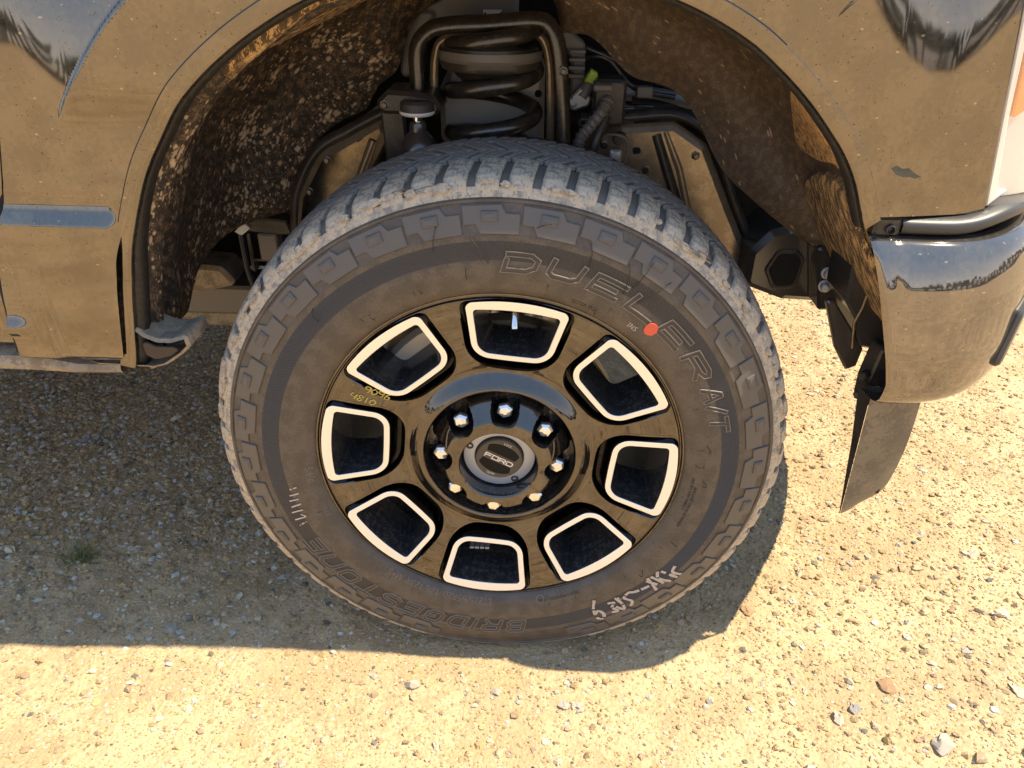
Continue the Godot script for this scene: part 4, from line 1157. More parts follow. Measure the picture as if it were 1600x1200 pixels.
# ------------------------------------------------------------------ what shows inside the arch
func build_suspension() -> void:
	var T := Transform3D(Basis(), Vector3(0, HUB, 0))
	var add := func(called: String, g: Geo, m: Material, deg := 38.0) -> void:
		put(truck, called, auto_mesh(g, deg), m, T)
	# inner wall and back plate of the spring tower
	add.call("tower_panel", plate(round_poly(p2([-0.125, 0.36, 0.052, 0.36, 0.050, 0.49, 0.030, 0.515, -0.095, 0.510, -0.125, 0.45]), [0.015], 4), -0.47, -0.42, 0.01), M.panel_grey)
	add.call("tower_label", plate(p2([-0.108, 0.440, -0.048, 0.447, -0.030, 0.476, -0.088, 0.476]), -0.419, -0.4175, 0.0003), M.white_label)
	add.call("panel_hole", lathe(p2([0.006, 0.0, 0.006, 0.002, 0.0045, 0.0022]), 16, false, true).moved(Transform3D(Basis(), Vector3(0.040, 0.446, -0.420))), M.dark_void)
	var t := TextMesh.new()
	var f := SystemFont.new()
	f.font_names = PackedStringArray(["Droid Sans"])
	t.font = f; t.text = "22N246"; t.font_size = 32; t.pixel_size = 0.00030; t.depth = 0.0003
	var arr := t.get_mesh_arrays()
	var tg := Geo.new()
	tg.v = arr[Mesh.ARRAY_VERTEX]; tg.i = arr[Mesh.ARRAY_INDEX]
	tg.moved(Transform3D(Basis(Vector3.BACK, 0.05), Vector3(-0.064, 0.462, -0.4170)))
	add.call("label_print", tg, M.print_black)
	# coil spring: three turns in view
	var sp := PackedVector3Array()
	for k in 150:
		var a := TAU * k / 40.0 + 0.3
		sp.append(Vector3(-0.030 + 0.066 * cos(a), 0.5545 - 0.0625 * a / TAU, -0.345 + 0.066 * sin(a)))
	add.call("coil_spring", tube(sp, 0.0125, 12), M.dusty_steel, 80.0)
	add.call("spring_seat", lathe(p2([0.0, 0.010, 0.062, 0.010, 0.074, 0.004, 0.077, -0.018, 0.074, -0.026, 0.060, -0.030, 0.045, -0.044, 0.0, -0.046]), 48).moved(Transform3D(Basis(Vector3.RIGHT, -PI / 2), Vector3(-0.034, 0.523, -0.335))), M.black_steel)
	add.call("seat_cup", lathe(p2([0.0785, 0.0, 0.0795, -0.010, 0.0755, -0.016]), 48).moved(Transform3D(Basis(Vector3.RIGHT, -PI / 2), Vector3(-0.034, 0.523, -0.335))), M.grey_plastic)
	# the bent bracket over the spring
	var bar := curve(pv([-0.155, 0.452, -0.30, -0.143, 0.470, -0.30, -0.142, 0.520, -0.30, -0.128, 0.544, -0.30, -0.100, 0.556, -0.30, -0.03, 0.561, -0.30, 0.035, 0.566, -0.30, 0.056, 0.556, -0.30, 0.068, 0.530, -0.30, 0.076, 0.47, -0.30, 0.080, 0.42, -0.30, 0.082, 0.34, -0.30]), 8)
	add.call("tower_bracket", tube(bar, 0.0135, 12, 0.75), M.dusty_steel, 80.0)
	add.call("bracket_flange", tube(curve(pv([-0.122, 0.46, -0.335, -0.118, 0.51, -0.335, -0.10, 0.535, -0.335, -0.03, 0.540, -0.335, 0.03, 0.545, -0.335, 0.052, 0.52, -0.335, 0.060, 0.45, -0.335, 0.062, 0.36, -0.335]), 6), 0.007, 8), M.sheet_metal, 80.0)
	add.call("shock_mount", plate(round_poly(p2([-0.200, 0.456, -0.182, 0.472, -0.145, 0.470, -0.112, 0.466, -0.100, 0.445, -0.112, 0.438, -0.190, 0.438]), [0.008], 4), -0.34, -0.262, 0.006), M.black_steel)
	add.call("mount_side", plate(round_poly(p2([-0.200, 0.444, -0.165, 0.440, -0.160, 0.36, -0.150, 0.32, -0.195, 0.32]), [0.006], 3), -0.31, -0.295, 0.003), M.black_steel)
	var up := Basis(Vector3.RIGHT, -PI / 2)
	add.call("shock_bushing", lathe(p2([0.0, 0.004, 0.020, 0.004, 0.025, 0.0, 0.0255, -0.010, 0.021, -0.014, 0.0, -0.014]), 32).moved(Transform3D(up, Vector3(-0.138, 0.456, -0.262))), M.dark_rubber)
	add.call("shock_washer", lathe(p2([0.0, 0.0025, 0.026, 0.0025, 0.0265, 0.0, 0.024, -0.003, 0.0, -0.003]), 32).moved(Transform3D(up, Vector3(-0.138, 0.4425, -0.262))), M.white_label)
	add.call("shock_rod", lathe(p2([0.007, 0.02, 0.007, -0.02]), 16).moved(Transform3D(up, Vector3(-0.138, 0.435, -0.262))), M.chrome)
	add.call("shock_absorber", lathe(p2([0.010, 0.030, 0.0125, 0.026, 0.0125, 0.016, 0.020, 0.008, 0.0265, -0.002, 0.0275, -0.010, 0.0275, -0.014, 0.0265, -0.016, 0.0265, -0.16]), 32, true, true).moved(Transform3D(up, Vector3(-0.138, 0.400, -0.262))), M.black_gloss)
	# upper edge of the opening: wiring tray and labels
	add.call("upper_tray", box(Vector3(-0.075, 0.573, -0.43), Vector3(0.16, 0.045, 0.04), 0.006), M.grey_plastic)
	add.call("tray_label", plate(p2([-0.050, 0.549, -0.040, 0.549, -0.020, 0.570, -0.050, 0.570]), -0.409, -0.4075, 0.0003), M.white_label)
	add.call("label_stripe", plate(p2([-0.0485, 0.551, -0.0455, 0.551, -0.0455, 0.566, -0.0485, 0.566]), -0.407, -0.4066, 0.0001), M.print_black)
	add.call("side_tray", plate(round_poly(p2([-0.185, 0.47, -0.150, 0.47, -0.142, 0.545, -0.115, 0.565, -0.160, 0.568, -0.178, 0.535]), [0.008], 3), -0.45, -0.40, 0.004), M.grey_plastic)
	for k in 4: add.call("cooling_fin", box(Vector3(0.100, 0.478 + k * 0.012, -0.40), Vector3(0.026, 0.006, 0.02), 0.0015), M.grey_plastic)
	add.call("front_tray", plate(round_poly(p2([0.062, 0.54, 0.085, 0.545, 0.112, 0.525, 0.116, 0.43, 0.092, 0.43, 0.092, 0.50]), [0.006], 3), -0.45, -0.405, 0.004), M.grey_plastic)
	# dark wall of the engine bay behind everything
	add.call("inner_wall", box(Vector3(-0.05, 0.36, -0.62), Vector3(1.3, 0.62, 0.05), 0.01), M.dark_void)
	# frame rail with the dusty axle pieces
	add.call("frame_rail", plate(round_poly(p2([-0.372, 0.235, -0.360, 0.290, -0.318, 0.358, -0.205, 0.420, -0.196, 0.396, -0.212, 0.370, -0.252, 0.30, -0.252, 0.18, -0.372, 0.18]), [0.012], 4), -0.42, -0.33, 0.012), M.sheet_metal)
	add.call("rail_flange", tube(curve(pv([-0.372, 0.225, -0.345, -0.362, 0.292, -0.345, -0.320, 0.362, -0.345, -0.262, 0.396, -0.345, -0.203, 0.426, -0.345]), 6), 0.010, 8), M.black_steel, 80.0)
	add.call("rail_rib", tube(pv([-0.222, 0.385, -0.330, -0.246, 0.330, -0.328, -0.262, 0.285, -0.328]), 0.007, 8), M.sheet_metal, 80.0)
	add.call("bay_strut", tube(pv([-0.275, 0.376, -0.41, -0.205, 0.424, -0.41]), 0.0135, 14), M.sheet_metal, 80.0)
	add.call("strut_collar", lathe(p2([0.0165, 0.0, 0.0165, 0.010]), 20, true, true).moved(along(Vector3(-0.274, 0.377, -0.41), Vector3(-0.2, 0.428, -0.41))), M.black_steel)
	add.call("rail_bolt", lathe(p2([0.010, 0.0, 0.010, 0.006, 0.008, 0.008]), 6, false, true).moved(Transform3D(Basis(), Vector3(-0.283, 0.368, -0.40))), M.cast_alloy)
	# front inner panel with ribs
	add.call("inner_panel", plate(round_poly(p2([0.118, 0.405, 0.262, 0.416, 0.318, 0.382, 0.372, 0.28, 0.428, 0.18, 0.40, 0.10, 0.10, 0.10]), [0.014], 4), -0.40, -0.36, 0.012), M.sheet_metal)
	add.call("panel_flange", tube(curve(pv([0.11, 0.418, -0.375, 0.19, 0.424, -0.375, 0.266, 0.428, -0.375, 0.325, 0.392, -0.375, 0.382, 0.285, -0.375, 0.435, 0.19, -0.375]), 6), 0.013, 10, 0.6), M.black_steel, 80.0)
	add.call("panel_rib", tube(pv([0.234, 0.398, -0.364, 0.258, 0.340, -0.362, 0.284, 0.280, -0.362]), 0.011, 10, 0.7), M.black_steel, 80.0)
	add.call("panel_rib", tube(pv([0.247, 0.402, -0.364, 0.276, 0.345, -0.361, 0.300, 0.275, -0.361]), 0.006, 10), M.sheet_metal, 80.0)
	add.call("panel_opening", plate(round_poly(p2([0.196, 0.377, 0.209, 0.377, 0.211, 0.367, 0.198, 0.366]), [0.004], 4), -0.3605, -0.3585, 0.0005), M.dark_void)
	# brackets, box, hoses and plugs between panel and spring
	add.call("sensor_bracket", plate(round_poly(p2([0.086, 0.436, 0.098, 0.428, 0.122, 0.436, 0.126, 0.448, 0.108, 0.466, 0.094, 0.452]), [0.006], 4), -0.39, -0.375, 0.003), M.cast_alloy)
	add.call("sensor_bolt", lathe(p2([0.0068, 0.0, 0.0068, 0.003, 0.0045, 0.0036, 0.0042, 0.001]), 20, false, true).moved(Transform3D(Basis(), Vector3(0.0965, 0.4405, -0.375))), M.cast_alloy)
	add.call("sensor_arm", tube(pv([0.110, 0.448, -0.382, 0.120, 0.466, -0.386, 0.126, 0.480, -0.390]), 0.011, 10), M.grey_plastic, 80.0)
	add.call("green_clip", plate(p2([0.112, 0.474, 0.122, 0.492, 0.132, 0.487, 0.134, 0.474, 0.124, 0.470]), -0.385, -0.368, 0.002), M.green_clip)
	add.call("relay_box", box(Vector3(0.152, 0.446, -0.375), Vector3(0.052, 0.070, 0.06), 0.005), M.black_steel)
	add.call("relay_lid", box(Vector3(0.140, 0.470, -0.340), Vector3(0.030, 0.010, 0.012), 0.002), M.grey_plastic)
	add.call("alloy_pipe", tube(pv([0.175, 0.440, -0.50, 0.24, 0.434, -0.50, 0.33, 0.424, -0.50]), 0.014, 14), M.cast_alloy, 80.0)
	add.call("coolant_hose", tube(curve(pv([0.20, 0.425, -0.47, 0.26, 0.418, -0.46, 0.33, 0.395, -0.44, 0.37, 0.36, -0.43]), 6), 0.012, 10), M.dark_rubber, 80.0)
	add.call("steel_block", box(Vector3(0.192, 0.416, -0.44), Vector3(0.020, 0.022, 0.03), 0.003), M.cast_alloy)
	var hose := curve(pv([0.150, 0.452, -0.34, 0.140, 0.438, -0.325, 0.122, 0.415, -0.320, 0.108, 0.395, -0.320, 0.104, 0.36, -0.32]), 10)
	add.call("brake_hose", tube(hose, 0.009, 10), M.grey_plastic, 80.0)
	for k in range(4, hose.size() - 6, 3): add.call("hose_rib", lathe(p2([0.0100, -0.0014, 0.0112, 0.0, 0.0100, 0.0014]), 14).moved(along(hose[k], hose[k + 1])), M.grey_plastic)
	add.call("wire_loom", tube(curve(pv([0.148, 0.43, -0.33, 0.135, 0.40, -0.318, 0.128, 0.372, -0.315, 0.130, 0.34, -0.315]), 8), 0.0075, 10), M.black_steel, 80.0)
	add.call("wire_loop", tube(curve(pv([0.150, 0.402, -0.33, 0.166, 0.404, -0.322, 0.180, 0.398, -0.322, 0.186, 0.382, -0.324, 0.182, 0.362, -0.326]), 8), 0.0022, 8), M.grey_plastic, 80.0)
	add.call("wire_plug", box(Vector3(0.166, 0.372, -0.322), Vector3(0.020, 0.020, 0.014), 0.003), M.cast_alloy)
	add.call("plug_cap", lathe(p2([0.010, 0.0, 0.011, 0.004, 0.009, 0.012]), 18, false, true).moved(Transform3D(Basis(), Vector3(0.171, 0.397, -0.335))), M.black_steel)
	# frame horn, its bolts and the bracket that carries the bumper
	add.call("frame_horn", plate(round_poly(p2([0.40, 0.225, 0.430, 0.262, 0.458, 0.270, 0.535, 0.262, 0.552, 0.150, 0.53, 0.138, 0.470, 0.140, 0.40, 0.165]), [0.016], 4), -0.42, -0.30, 0.010), M.black_gloss)
	add.call("horn_frame", plate(round_poly(p2([0.428, 0.196, 0.444, 0.232, 0.478, 0.232, 0.492, 0.216, 0.486, 0.164, 0.446, 0.162]), [0.012], 4), -0.301, -0.2965, 0.002), M.black_steel)
	add.call("horn_opening", plate(round_poly(p2([0.434, 0.196, 0.448, 0.226, 0.476, 0.226, 0.486, 0.213, 0.481, 0.170, 0.450, 0.168]), [0.010], 4), -0.298, -0.2955, 0.0008), M.dark_void)
	for y in [0.214, 0.192]:
		add.call("horn_bolt", lathe(p2([0.0105, 0.0, 0.0105, 0.002, 0.0075, 0.0025, 0.0072, 0.010, 0.005, 0.012]), 24, false, true).moved(Transform3D(Basis(Vector3.UP, -0.25), Vector3(0.513, y, -0.246))), M.silver_ring)
	add.call("bolt_plate", plate(round_poly(p2([0.488, 0.255, 0.535, 0.262, 0.548, 0.150, 0.512, 0.146]), [0.008], 3), -0.295, -0.248, 0.004), M.black_gloss)
	add.call("bumper_bracket", plate(round_poly(p2([0.490, 0.280, 0.560, 0.292, 0.600, 0.20, 0.590, 0.140, 0.530, 0.150, 0.514, 0.195, 0.494, 0.222]), [0.006], 3), -0.20, -0.115, 0.004), M.black_gloss)
	add.call("bracket_crease", tube(pv([0.522, 0.262, -0.113, 0.518, 0.215, -0.112, 0.512, 0.192, -0.112, 0.520, 0.150, -0.112]), 0.0022, 6), M.sheet_metal, 80.0)
	add.call("bracket_blade", plate(round_poly(p2([0.466, 0.224, 0.480, 0.222, 0.512, 0.182, 0.539, 0.146, 0.536, 0.116, 0.522, 0.109, 0.498, 0.145]), [0.004], 3), -0.128, -0.116, 0.003), M.brown_gloss)
	add.call("tow_bracket", plate(round_poly(p2([0.535, 0.182, 0.565, 0.165, 0.575, 0.12, 0.548, 0.084, 0.530, 0.084, 0.528, 0.122]), [0.006], 3), -0.09, -0.055, 0.003), M.black_steel)
	add.call("tow_opening", plate(round_poly(p2([0.536, 0.118, 0.549, 0.120, 0.549, 0.098, 0.537, 0.097]), [0.004], 3), -0.056, -0.0535, 0.0006), M.mud_pale)
	for y in [0.102, 0.135]: add.call("tow_bolt", lathe(p2([0.007, 0.0, 0.007, 0.010, 0.005, 0.012]), 6, false, true).moved(Transform3D(Basis(Vector3.UP, -0.9), Vector3(0.527, y, -0.062))), M.black_steel)
	for q in [[-0.186, 0.452, -0.262], [0.076, 0.50, -0.286], [0.150, 0.380, -0.358], [0.300, 0.366, -0.358], [0.222, 0.342, -0.358], [-0.335, 0.300, -0.328], [-0.300, 0.352, -0.328]]:
		add.call("hex_bolt", lathe(p2([0.0070, 0.0, 0.0070, 0.0012, 0.0048, 0.0016, 0.0046, 0.0050, 0.0038, 0.0058]), 6, false, true, q[0] * 9.0).moved(Transform3D(Basis(), Vector3(q[0], q[1], q[2]))), M.dusty_steel)
	for q in [[-0.170, 0.540, -0.10, 0.530, 0.05, 0.535, 0.110, 0.500], [0.10, 0.52, 0.16, 0.50, 0.22, 0.47, 0.30, 0.445], [0.115, 0.50, 0.150, 0.50, 0.20, 0.455, 0.27, 0.44], [-0.24, 0.44, -0.21, 0.50, -0.19, 0.52, -0.16, 0.55], [0.125, 0.43, 0.18, 0.428, 0.24, 0.424, 0.30, 0.405]]:
		add.call("wire_run", tube(curve(pv([q[0], q[1], -0.44, q[2], q[3], -0.43, q[4], q[5], -0.44, q[6], q[7], -0.45]), 8), 0.0045, 8), M.dusty_steel, 80.0)
	for q in [[0.215, 0.452, 0.018], [0.245, 0.408, 0.014], [0.305, 0.412, 0.016], [0.118, 0.402, 0.012]]:
		add.call("wire_connector", box(Vector3(q[0], q[1], -0.425), Vector3(q[2] * 1.5, q[2], 0.02), 0.002), M.grey_plastic)
	# under the cab, behind the wheel
	add.call("cab_mount", plate(round_poly(p2([-0.70, 0.110, -0.66, 0.118, -0.565, 0.112, -0.535, 0.076, -0.60, 0.060, -0.70, 0.046]), [0.012], 4), -0.52, -0.44, 0.008), M.mud_pale)
	add.call("mount_hole", lathe(p2([0.018, 0.0, 0.018, 0.003, 0.015, 0.004]), 24, false, true).moved(Transform3D(Basis().scaled(Vector3(0.8, 1.0, 1.0)), Vector3(-0.632, 0.090, -0.440))), M.dark_void)
	add.call("cross_member", box(Vector3(-0.95, 0.037, -0.50), Vector3(1.1, 0.062, 0.10), 0.006), M.grey_plastic)
	add.call("rear_rail", box(Vector3(-1.6, -0.022, -0.56), Vector3(2.4, 0.058, 0.10), 0.006), M.mud_pale)
	add.call("body_bracket", plate(p2([-0.500, 0.222, -0.470, 0.232, -0.404, 0.226, -0.395, 0.20, -0.43, 0.198, -0.485, 0.205]), -0.43, -0.39, 0.003), M.black_steel)
	add.call("speed_sensor", box(Vector3(-0.442, 0.176, -0.40), Vector3(0.036, 0.052, 0.03), 0.003), M.grey_plastic)
	add.call("sensor_clip", plate(p2([-0.500, 0.205, -0.480, 0.222, -0.470, 0.212, -0.488, 0.198]), -0.40, -0.385, 0.001), M.white_label)
	add.call("clip_frame", box(Vector3(-0.478, 0.164, -0.40), Vector3(0.008, 0.075, 0.02), 0.002), M.black_steel)
	add.call("clip_frame", box(Vector3(-0.455, 0.150, -0.40), Vector3(0.050, 0.007, 0.02), 0.002), M.black_steel)
	add.call("brake_line", tube(curve(pv([-0.49, 0.20, -0.39, -0.480, 0.13, -0.37, -0.455, 0.08, -0.35, -0.42, 0.05, -0.33]), 6), 0.005, 8), M.black_steel, 80.0)
	# axle and the wheel on the far side close the view under the truck
	add.call("front_axle", lathe(p2([0.045, 0.0, 0.045, 1.35]), 24).moved(along(Vector3(0, 0, -0.17), Vector3(0, 0, -1.0))), M.black_steel)
	add.call("far_tyre", lathe(p2([0.25, 0.0, 0.38, 0.0, 0.42, 0.03, 0.42, 0.24, 0.38, 0.27, 0.25, 0.27]), 48).moved(Transform3D(Basis(), Vector3(0, 0, -1.85))), M.dark_rubber)

# ------------------------------------------------------------------ the ground
var relief := FastNoiseLite.new()
var swell := FastNoiseLite.new()

func ground_y(x: float, z: float) -> float:
	var near := clampf(1.0 - (absf(x) - 1.6) / 2.0, 0.0, 1.0) * clampf(1.0 - (absf(z + 0.5) - 1.6) / 2.0, 0.0, 1.0)
	var y := (relief.get_noise_2d(x * 100.0, z * 100.0) * 0.0042 + swell.get_noise_2d(x * 100.0, z * 100.0) * 0.009) * near
	# the tyre has pressed a shallow bed
	var d := Vector2(x / 0.26, (z + 0.13) / 0.17).length()
	return y * smoothstep(0.7, 1.3, d) - 0.002 * (1.0 - smoothstep(0.8, 1.1, d)) + 0.007 * exp(-pow((d - 1.25) / 0.22, 2.0))

func rock(seed_: int, rough: float, flat: float) -> ArrayMesh:
	var n := FastNoiseLite.new()
	n.seed = seed_; n.frequency = 0.9; n.fractal_octaves = 2
	var r := RandomNumberGenerator.new()
	r.seed = seed_ * 17
	var sph := SphereMesh.new()
	sph.radial_segments = 14; sph.rings = 8
	var a := sph.get_mesh_arrays()
	var g := Geo.new()
	g.v = a[Mesh.ARRAY_VERTEX]; g.i = a[Mesh.ARRAY_INDEX]
	var cuts := []
	for k in 9:
		var d := Vector3(r.randf_range(-1, 1), r.randf_range(-1, 1), r.randf_range(-1, 1)).normalized()
		cuts.append([d, r.randf_range(0.24, 0.42)])
	for k in g.v.size():
		var p := g.v[k] * (1.0 + rough * n.get_noise_3dv(g.v[k] * 2.0))
		for c in cuts:
			var over: float = p.dot(c[0]) - c[1]
			if over > 0.0: p -= c[0] * over
		g.v[k] = Vector3(p.x * 2.0, p.y * 2.0 * flat, p.z * 2.0 * r.randf_range(0.999, 1.001))
	return auto_mesh(g, 28.0)

func tint(v: float, warm: float) -> Color: return Color(v * (1.0 + 0.20 * warm), v, v * (1.0 - 0.42 * warm))

func build_ground() -> void:
	relief.seed = 4; relief.frequency = 0.16; relief.fractal_octaves = 3
	swell.seed = 9; swell.frequency = 0.022; swell.fractal_octaves = 3
	var xs := PackedFloat32Array(); var zs := PackedFloat32Array()
	for q in [-900.0, -300.0, -100.0, -40.0, -18.0, -9.0, -5.0, -3.2, -2.4, -2.0]: xs.append(q)
	var x := -1.8
	while x < 1.9:
		xs.append(x)
		x += 0.0055
	for q in [2.0, 2.4, 3.2, 5.0, 9.0, 18.0, 40.0, 100.0, 300.0, 900.0]: xs.append(q)
	for q in [-900.0, -300.0, -100.0, -40.0, -18.0, -9.0, -5.0, -3.6, -2.8, -2.3]: zs.append(q)
	var z := -2.0
	while z < 0.7:
		zs.append(z)
		z += 0.0055
	for q in [0.8, 1.0, 1.4, 2.2, 4.0, 9.0, 18.0, 40.0, 100.0, 300.0, 900.0]: zs.append(q)
	var g := Geo.new()
	for a in xs:
		for b in zs: g.v.append(Vector3(a, ground_y(a, b), b))
	var row := zs.size()
	for a in xs.size() - 1:
		for b in row - 1:
			var q := a * row + b
			g.quad(q, q + 1, q + row + 1, q + row)
	var o := put(self, "ground", smooth_mesh(g), M.sandy_soil)
	o.set_meta("kind", "structure")
	o.set_meta("label", "sandy gravel ground, sunlit at the front and shaded beside the truck")
	o.set_meta("category", "ground")
	# loose grit and gravel nobody could count
	var rocks := []
	for k in 6: rocks.append(rock(31 + k, 0.8, [0.72, 0.60, 0.85, 0.55, 0.75, 0.65][k]))
	var gravel := Node3D.new()
	gravel.name = "gravel"
	add_child(gravel, true)
	gravel.set_meta("kind", "stuff"); gravel.set_meta("category", "gravel")
	gravel.set_meta("label", "loose grit and fine gravel strewn over the sandy ground")
	rng.seed = 77
	for k in 6:
		var places := []
		var count := 27000
		for j in count:
			var px := rng.randf_range(-1.75, 1.35); var pz := rng.randf_range(-1.75, 0.40)
			var shade := px < 0.35 and pz < 0.02
			if pz < -0.9 and px > -0.5 and px < 0.7 : continue
			var s := lerpf(0.0011, 0.0034, pow(rng.randf(), 2.2))
			if rng.randf() < (0.075 if shade else 0.045): s = lerpf(0.0034, 0.0085, pow(rng.randf(), 2.0))
			if shade and rng.randf() < smoothstep(-0.1, -0.7, px) * smoothstep(0.05, -0.4, pz) * 0.55: s = lerpf(0.003, 0.0085, pow(rng.randf(), 1.6))
			if not shade and px > 0.45 and rng.randf() < 0.020: s = lerpf(0.0038, 0.0085, rng.randf())
			if Vector2(px / 0.21, (pz + 0.13) / 0.135).length() < 1.0: continue
			places.append([px, pz, s])
		for j in 24000:                        # the lot goes on past the picture's edges
			var px := rng.randf_range(-3.6, 3.6); var pz := rng.randf_range(-3.0, 1.5)
			if px > -1.75 and px < 1.35 and pz > -1.75 and pz < 0.40: continue
			places.append([px, pz, lerpf(0.0016, 0.0075, pow(rng.randf(), 4.0))])
		var mm := MultiMesh.new()
		mm.transform_format = MultiMesh.TRANSFORM_3D
		mm.use_colors = true
		mm.mesh = rocks[k]
		mm.instance_count = places.size()
		for j in places.size():
			var p: Array = places[j]
			var b := Basis.from_euler(Vector3(rng.randf_range(-0.35, 0.35), rng.randf() * TAU, rng.randf_range(-0.35, 0.35))).scaled(Vector3(p[2], p[2] * rng.randf_range(0.6, 1.0), p[2] * rng.randf_range(0.75, 1.0)))
			mm.set_instance_transform(j, Transform3D(b, Vector3(p[0], ground_y(p[0], p[1]) + p[2] * 0.17, p[1])))
			var c := rng.randf()
			var v := rng.randf_range(0.27, 0.44)
			var col := Color(v * 1.38, v, v * rng.randf_range(0.48, 0.64))
			var grey := 0.15 if p[0] < 0.35 and p[1] < 0.03 else 0.04
			if c < grey: col = tint(rng.randf_range(0.44, 0.62), rng.randf_range(0.22, 0.5))
			elif c < grey + 0.05: col = tint(rng.randf_range(0.14, 0.24), rng.randf_range(0.3, 0.9))
			elif c < grey + 0.14: col = tint(rng.randf_range(0.48, 0.60), rng.randf_range(0.4, 0.8))
			mm.set_instance_color(j, col)
		var mi := MultiMeshInstance3D.new()
		mi.name = "grit"
		mi.multimesh = mm
		mi.material_override = M.stone
		mi.set_meta("kind", "stuff")
		gravel.add_child(mi, true)
	build_stones(rocks)
	build_grass()

func stone(rocks: Array, k: int, at: Vector2, size: Vector3, turn: float, col: Color, label: String, group: String) -> void:
	var o := MeshInstance3D.new()
	o.name = "stone"
	o.mesh = rocks[k % rocks.size()]
	var m: StandardMaterial3D = M["stone_%d" % (k % 5)] if col.a < 0.5 else M.stone
	o.set_surface_override_material(0, m)
	o.transform = Transform3D(Basis(Vector3.UP, turn) * Basis.from_scale(size), Vector3(at.x, ground_y(at.x, at.y) + size.y * 0.26, at.y))
	o.set_meta("label", label); o.set_meta("category", "stone"); o.set_meta("group", group)
	add_child(o, true)

func build_stones(rocks: Array) -> void:
	var tones := [lin(0.56, 0.43, 0.26), lin(0.46, 0.40, 0.32), lin(0.66, 0.55, 0.39), lin(0.40, 0.25, 0.14), lin(0.36, 0.33, 0.29)]
	for k in 5:
		var m: StandardMaterial3D = M.stone.duplicate()
		m.vertex_color_use_as_albedo = false
		m.albedo_color = tones[k]
		M["stone_%d" % k] = m
	var own := Color(1, 1, 1, 0)
	# the ones that stand out: place, half sizes, shade of stone, label
	for s in [[0.462, -0.106, 0.013, 0.009, 3, "reddish brown stone just outside the tyre's shadow"],
		[-0.137, 0.088, 0.014, 0.010, 2, "pale angular stone at the edge of shade below the tyre"],
		[-0.861, -0.669, 0.017, 0.009, 2, "flat pale stone in the shade behind the tyre"],
		[0.592, -0.215, 0.010, 0.008, 2, "small pale stone beyond the reddish brown stone"],
		[0.802, -0.127, 0.015, 0.010, 0, "dark sided stone in the row of three tan stones"],
		[0.663, 0.041, 0.017, 0.010, 3, "dark brown wedge shaped stone alone on bright sand"],
		[0.702, 0.155, 0.020, 0.016, 1, "large rounded grey stone near the bottom right corner"],
		[0.755, 0.172, 0.016, 0.013, 0, "tan stone with shaded left side near the grey one"],
		[0.881, 0.043, 0.018, 0.006, 2, "long thin pale stone by the right edge"],
		[0.936, -0.126, 0.019, 0.012, 2, "large pale stone upright by the right edge"],
		[0.905, -0.130, 0.016, 0.011, 0, "tan stone beside the large pale upright one"],
		[0.964, -0.280, 0.016, 0.009, 2, "flat white stone far right behind the bumper"],
		[0.830, -0.235, 0.014, 0.009, 0, "yellowish stone at the end of the tan row"],
		[0.800, -0.232, 0.013, 0.009, 0, "middle stone of the row of three tan stones"],
		[-1.253, -0.604, 0.018, 0.008, 1, "grey angular stone in the shade at the left edge"],
		[-1.053, -0.566, 0.018, 0.008, 4, "blue grey flat stone pair in the shade, left one"],
		[-1.030, -0.590, 0.016, 0.008, 1, "blue grey flat stone pair in the shade, right one"],
		[-0.999, -0.190, 0.019, 0.010, 2, "rounded pale stone left of the grass tuft"],
		[-0.431, -0.150, 0.013, 0.007, 1, "grey angular stone between grass tuft and tyre"],
		[-0.585, -0.009, 0.016, 0.009, 1, "flat grey stone close to the shade's straight edge"],
		[0.560, 0.110, 0.014, 0.009, 2, "pale pebble in the lower right cluster of stones"],
		[0.590, 0.095, 0.013, 0.009, 4, "dark grey pebble touching the pale one in the cluster"],
		[0.480, 0.205, 0.015, 0.010, 2, "pale stone at the bottom edge right of the middle"],
		[0.835, 0.165, 0.017, 0.012, 2, "pale flat stone in the bottom right corner"],
		[0.855, 0.140, 0.014, 0.011, 3, "rust brown stone in the bottom right corner"]]:
		rng.seed = int(absf(s[0] * 7919.0)) + int(absf(s[1] * 104729.0))
		stone(rocks, s[4] + 5 * 0, Vector2(s[0], s[1]), Vector3(s[2], s[3], s[2] * rng.randf_range(0.6, 0.85)), rng.randf() * TAU, own, s[5], "larger stones on the ground")
	rng.seed = 404
	for k in 240:
		var lit := k % 2 == 0
		var p := Vector2(rng.randf_range(0.42, 1.15), rng.randf_range(-1.0, 0.30)) if lit else Vector2(rng.randf_range(-1.5, -0.42), rng.randf_range(-1.15, 0.0))
		if lit and k % 6 == 2: p = Vector2(rng.randf_range(0.45, 1.0), rng.randf_range(-0.35, 0.25))
		if lit and k % 6 == 0: p = Vector2(rng.randf_range(-0.7, 0.5), rng.randf_range(0.06, 0.26))
		var s := lerpf(0.0050, 0.0110 if lit else 0.0125, pow(rng.randf(), 2.4))
		var tone: int = [0, 2, 2, 0, 1, 0][rng.randi() % 6] if lit else [1, 1, 4, 2, 0][rng.randi() % 5]
		stone(rocks, tone, p, Vector3(s, s * rng.randf_range(0.5, 0.75), s * rng.randf_range(0.6, 0.95)), rng.randf() * TAU, own,
			"small tan or pale stone on the sunlit sand" if lit else "small grey or pale stone in the truck's shade", "small stones on the sunlit sand" if lit else "small stones in the truck's shade")

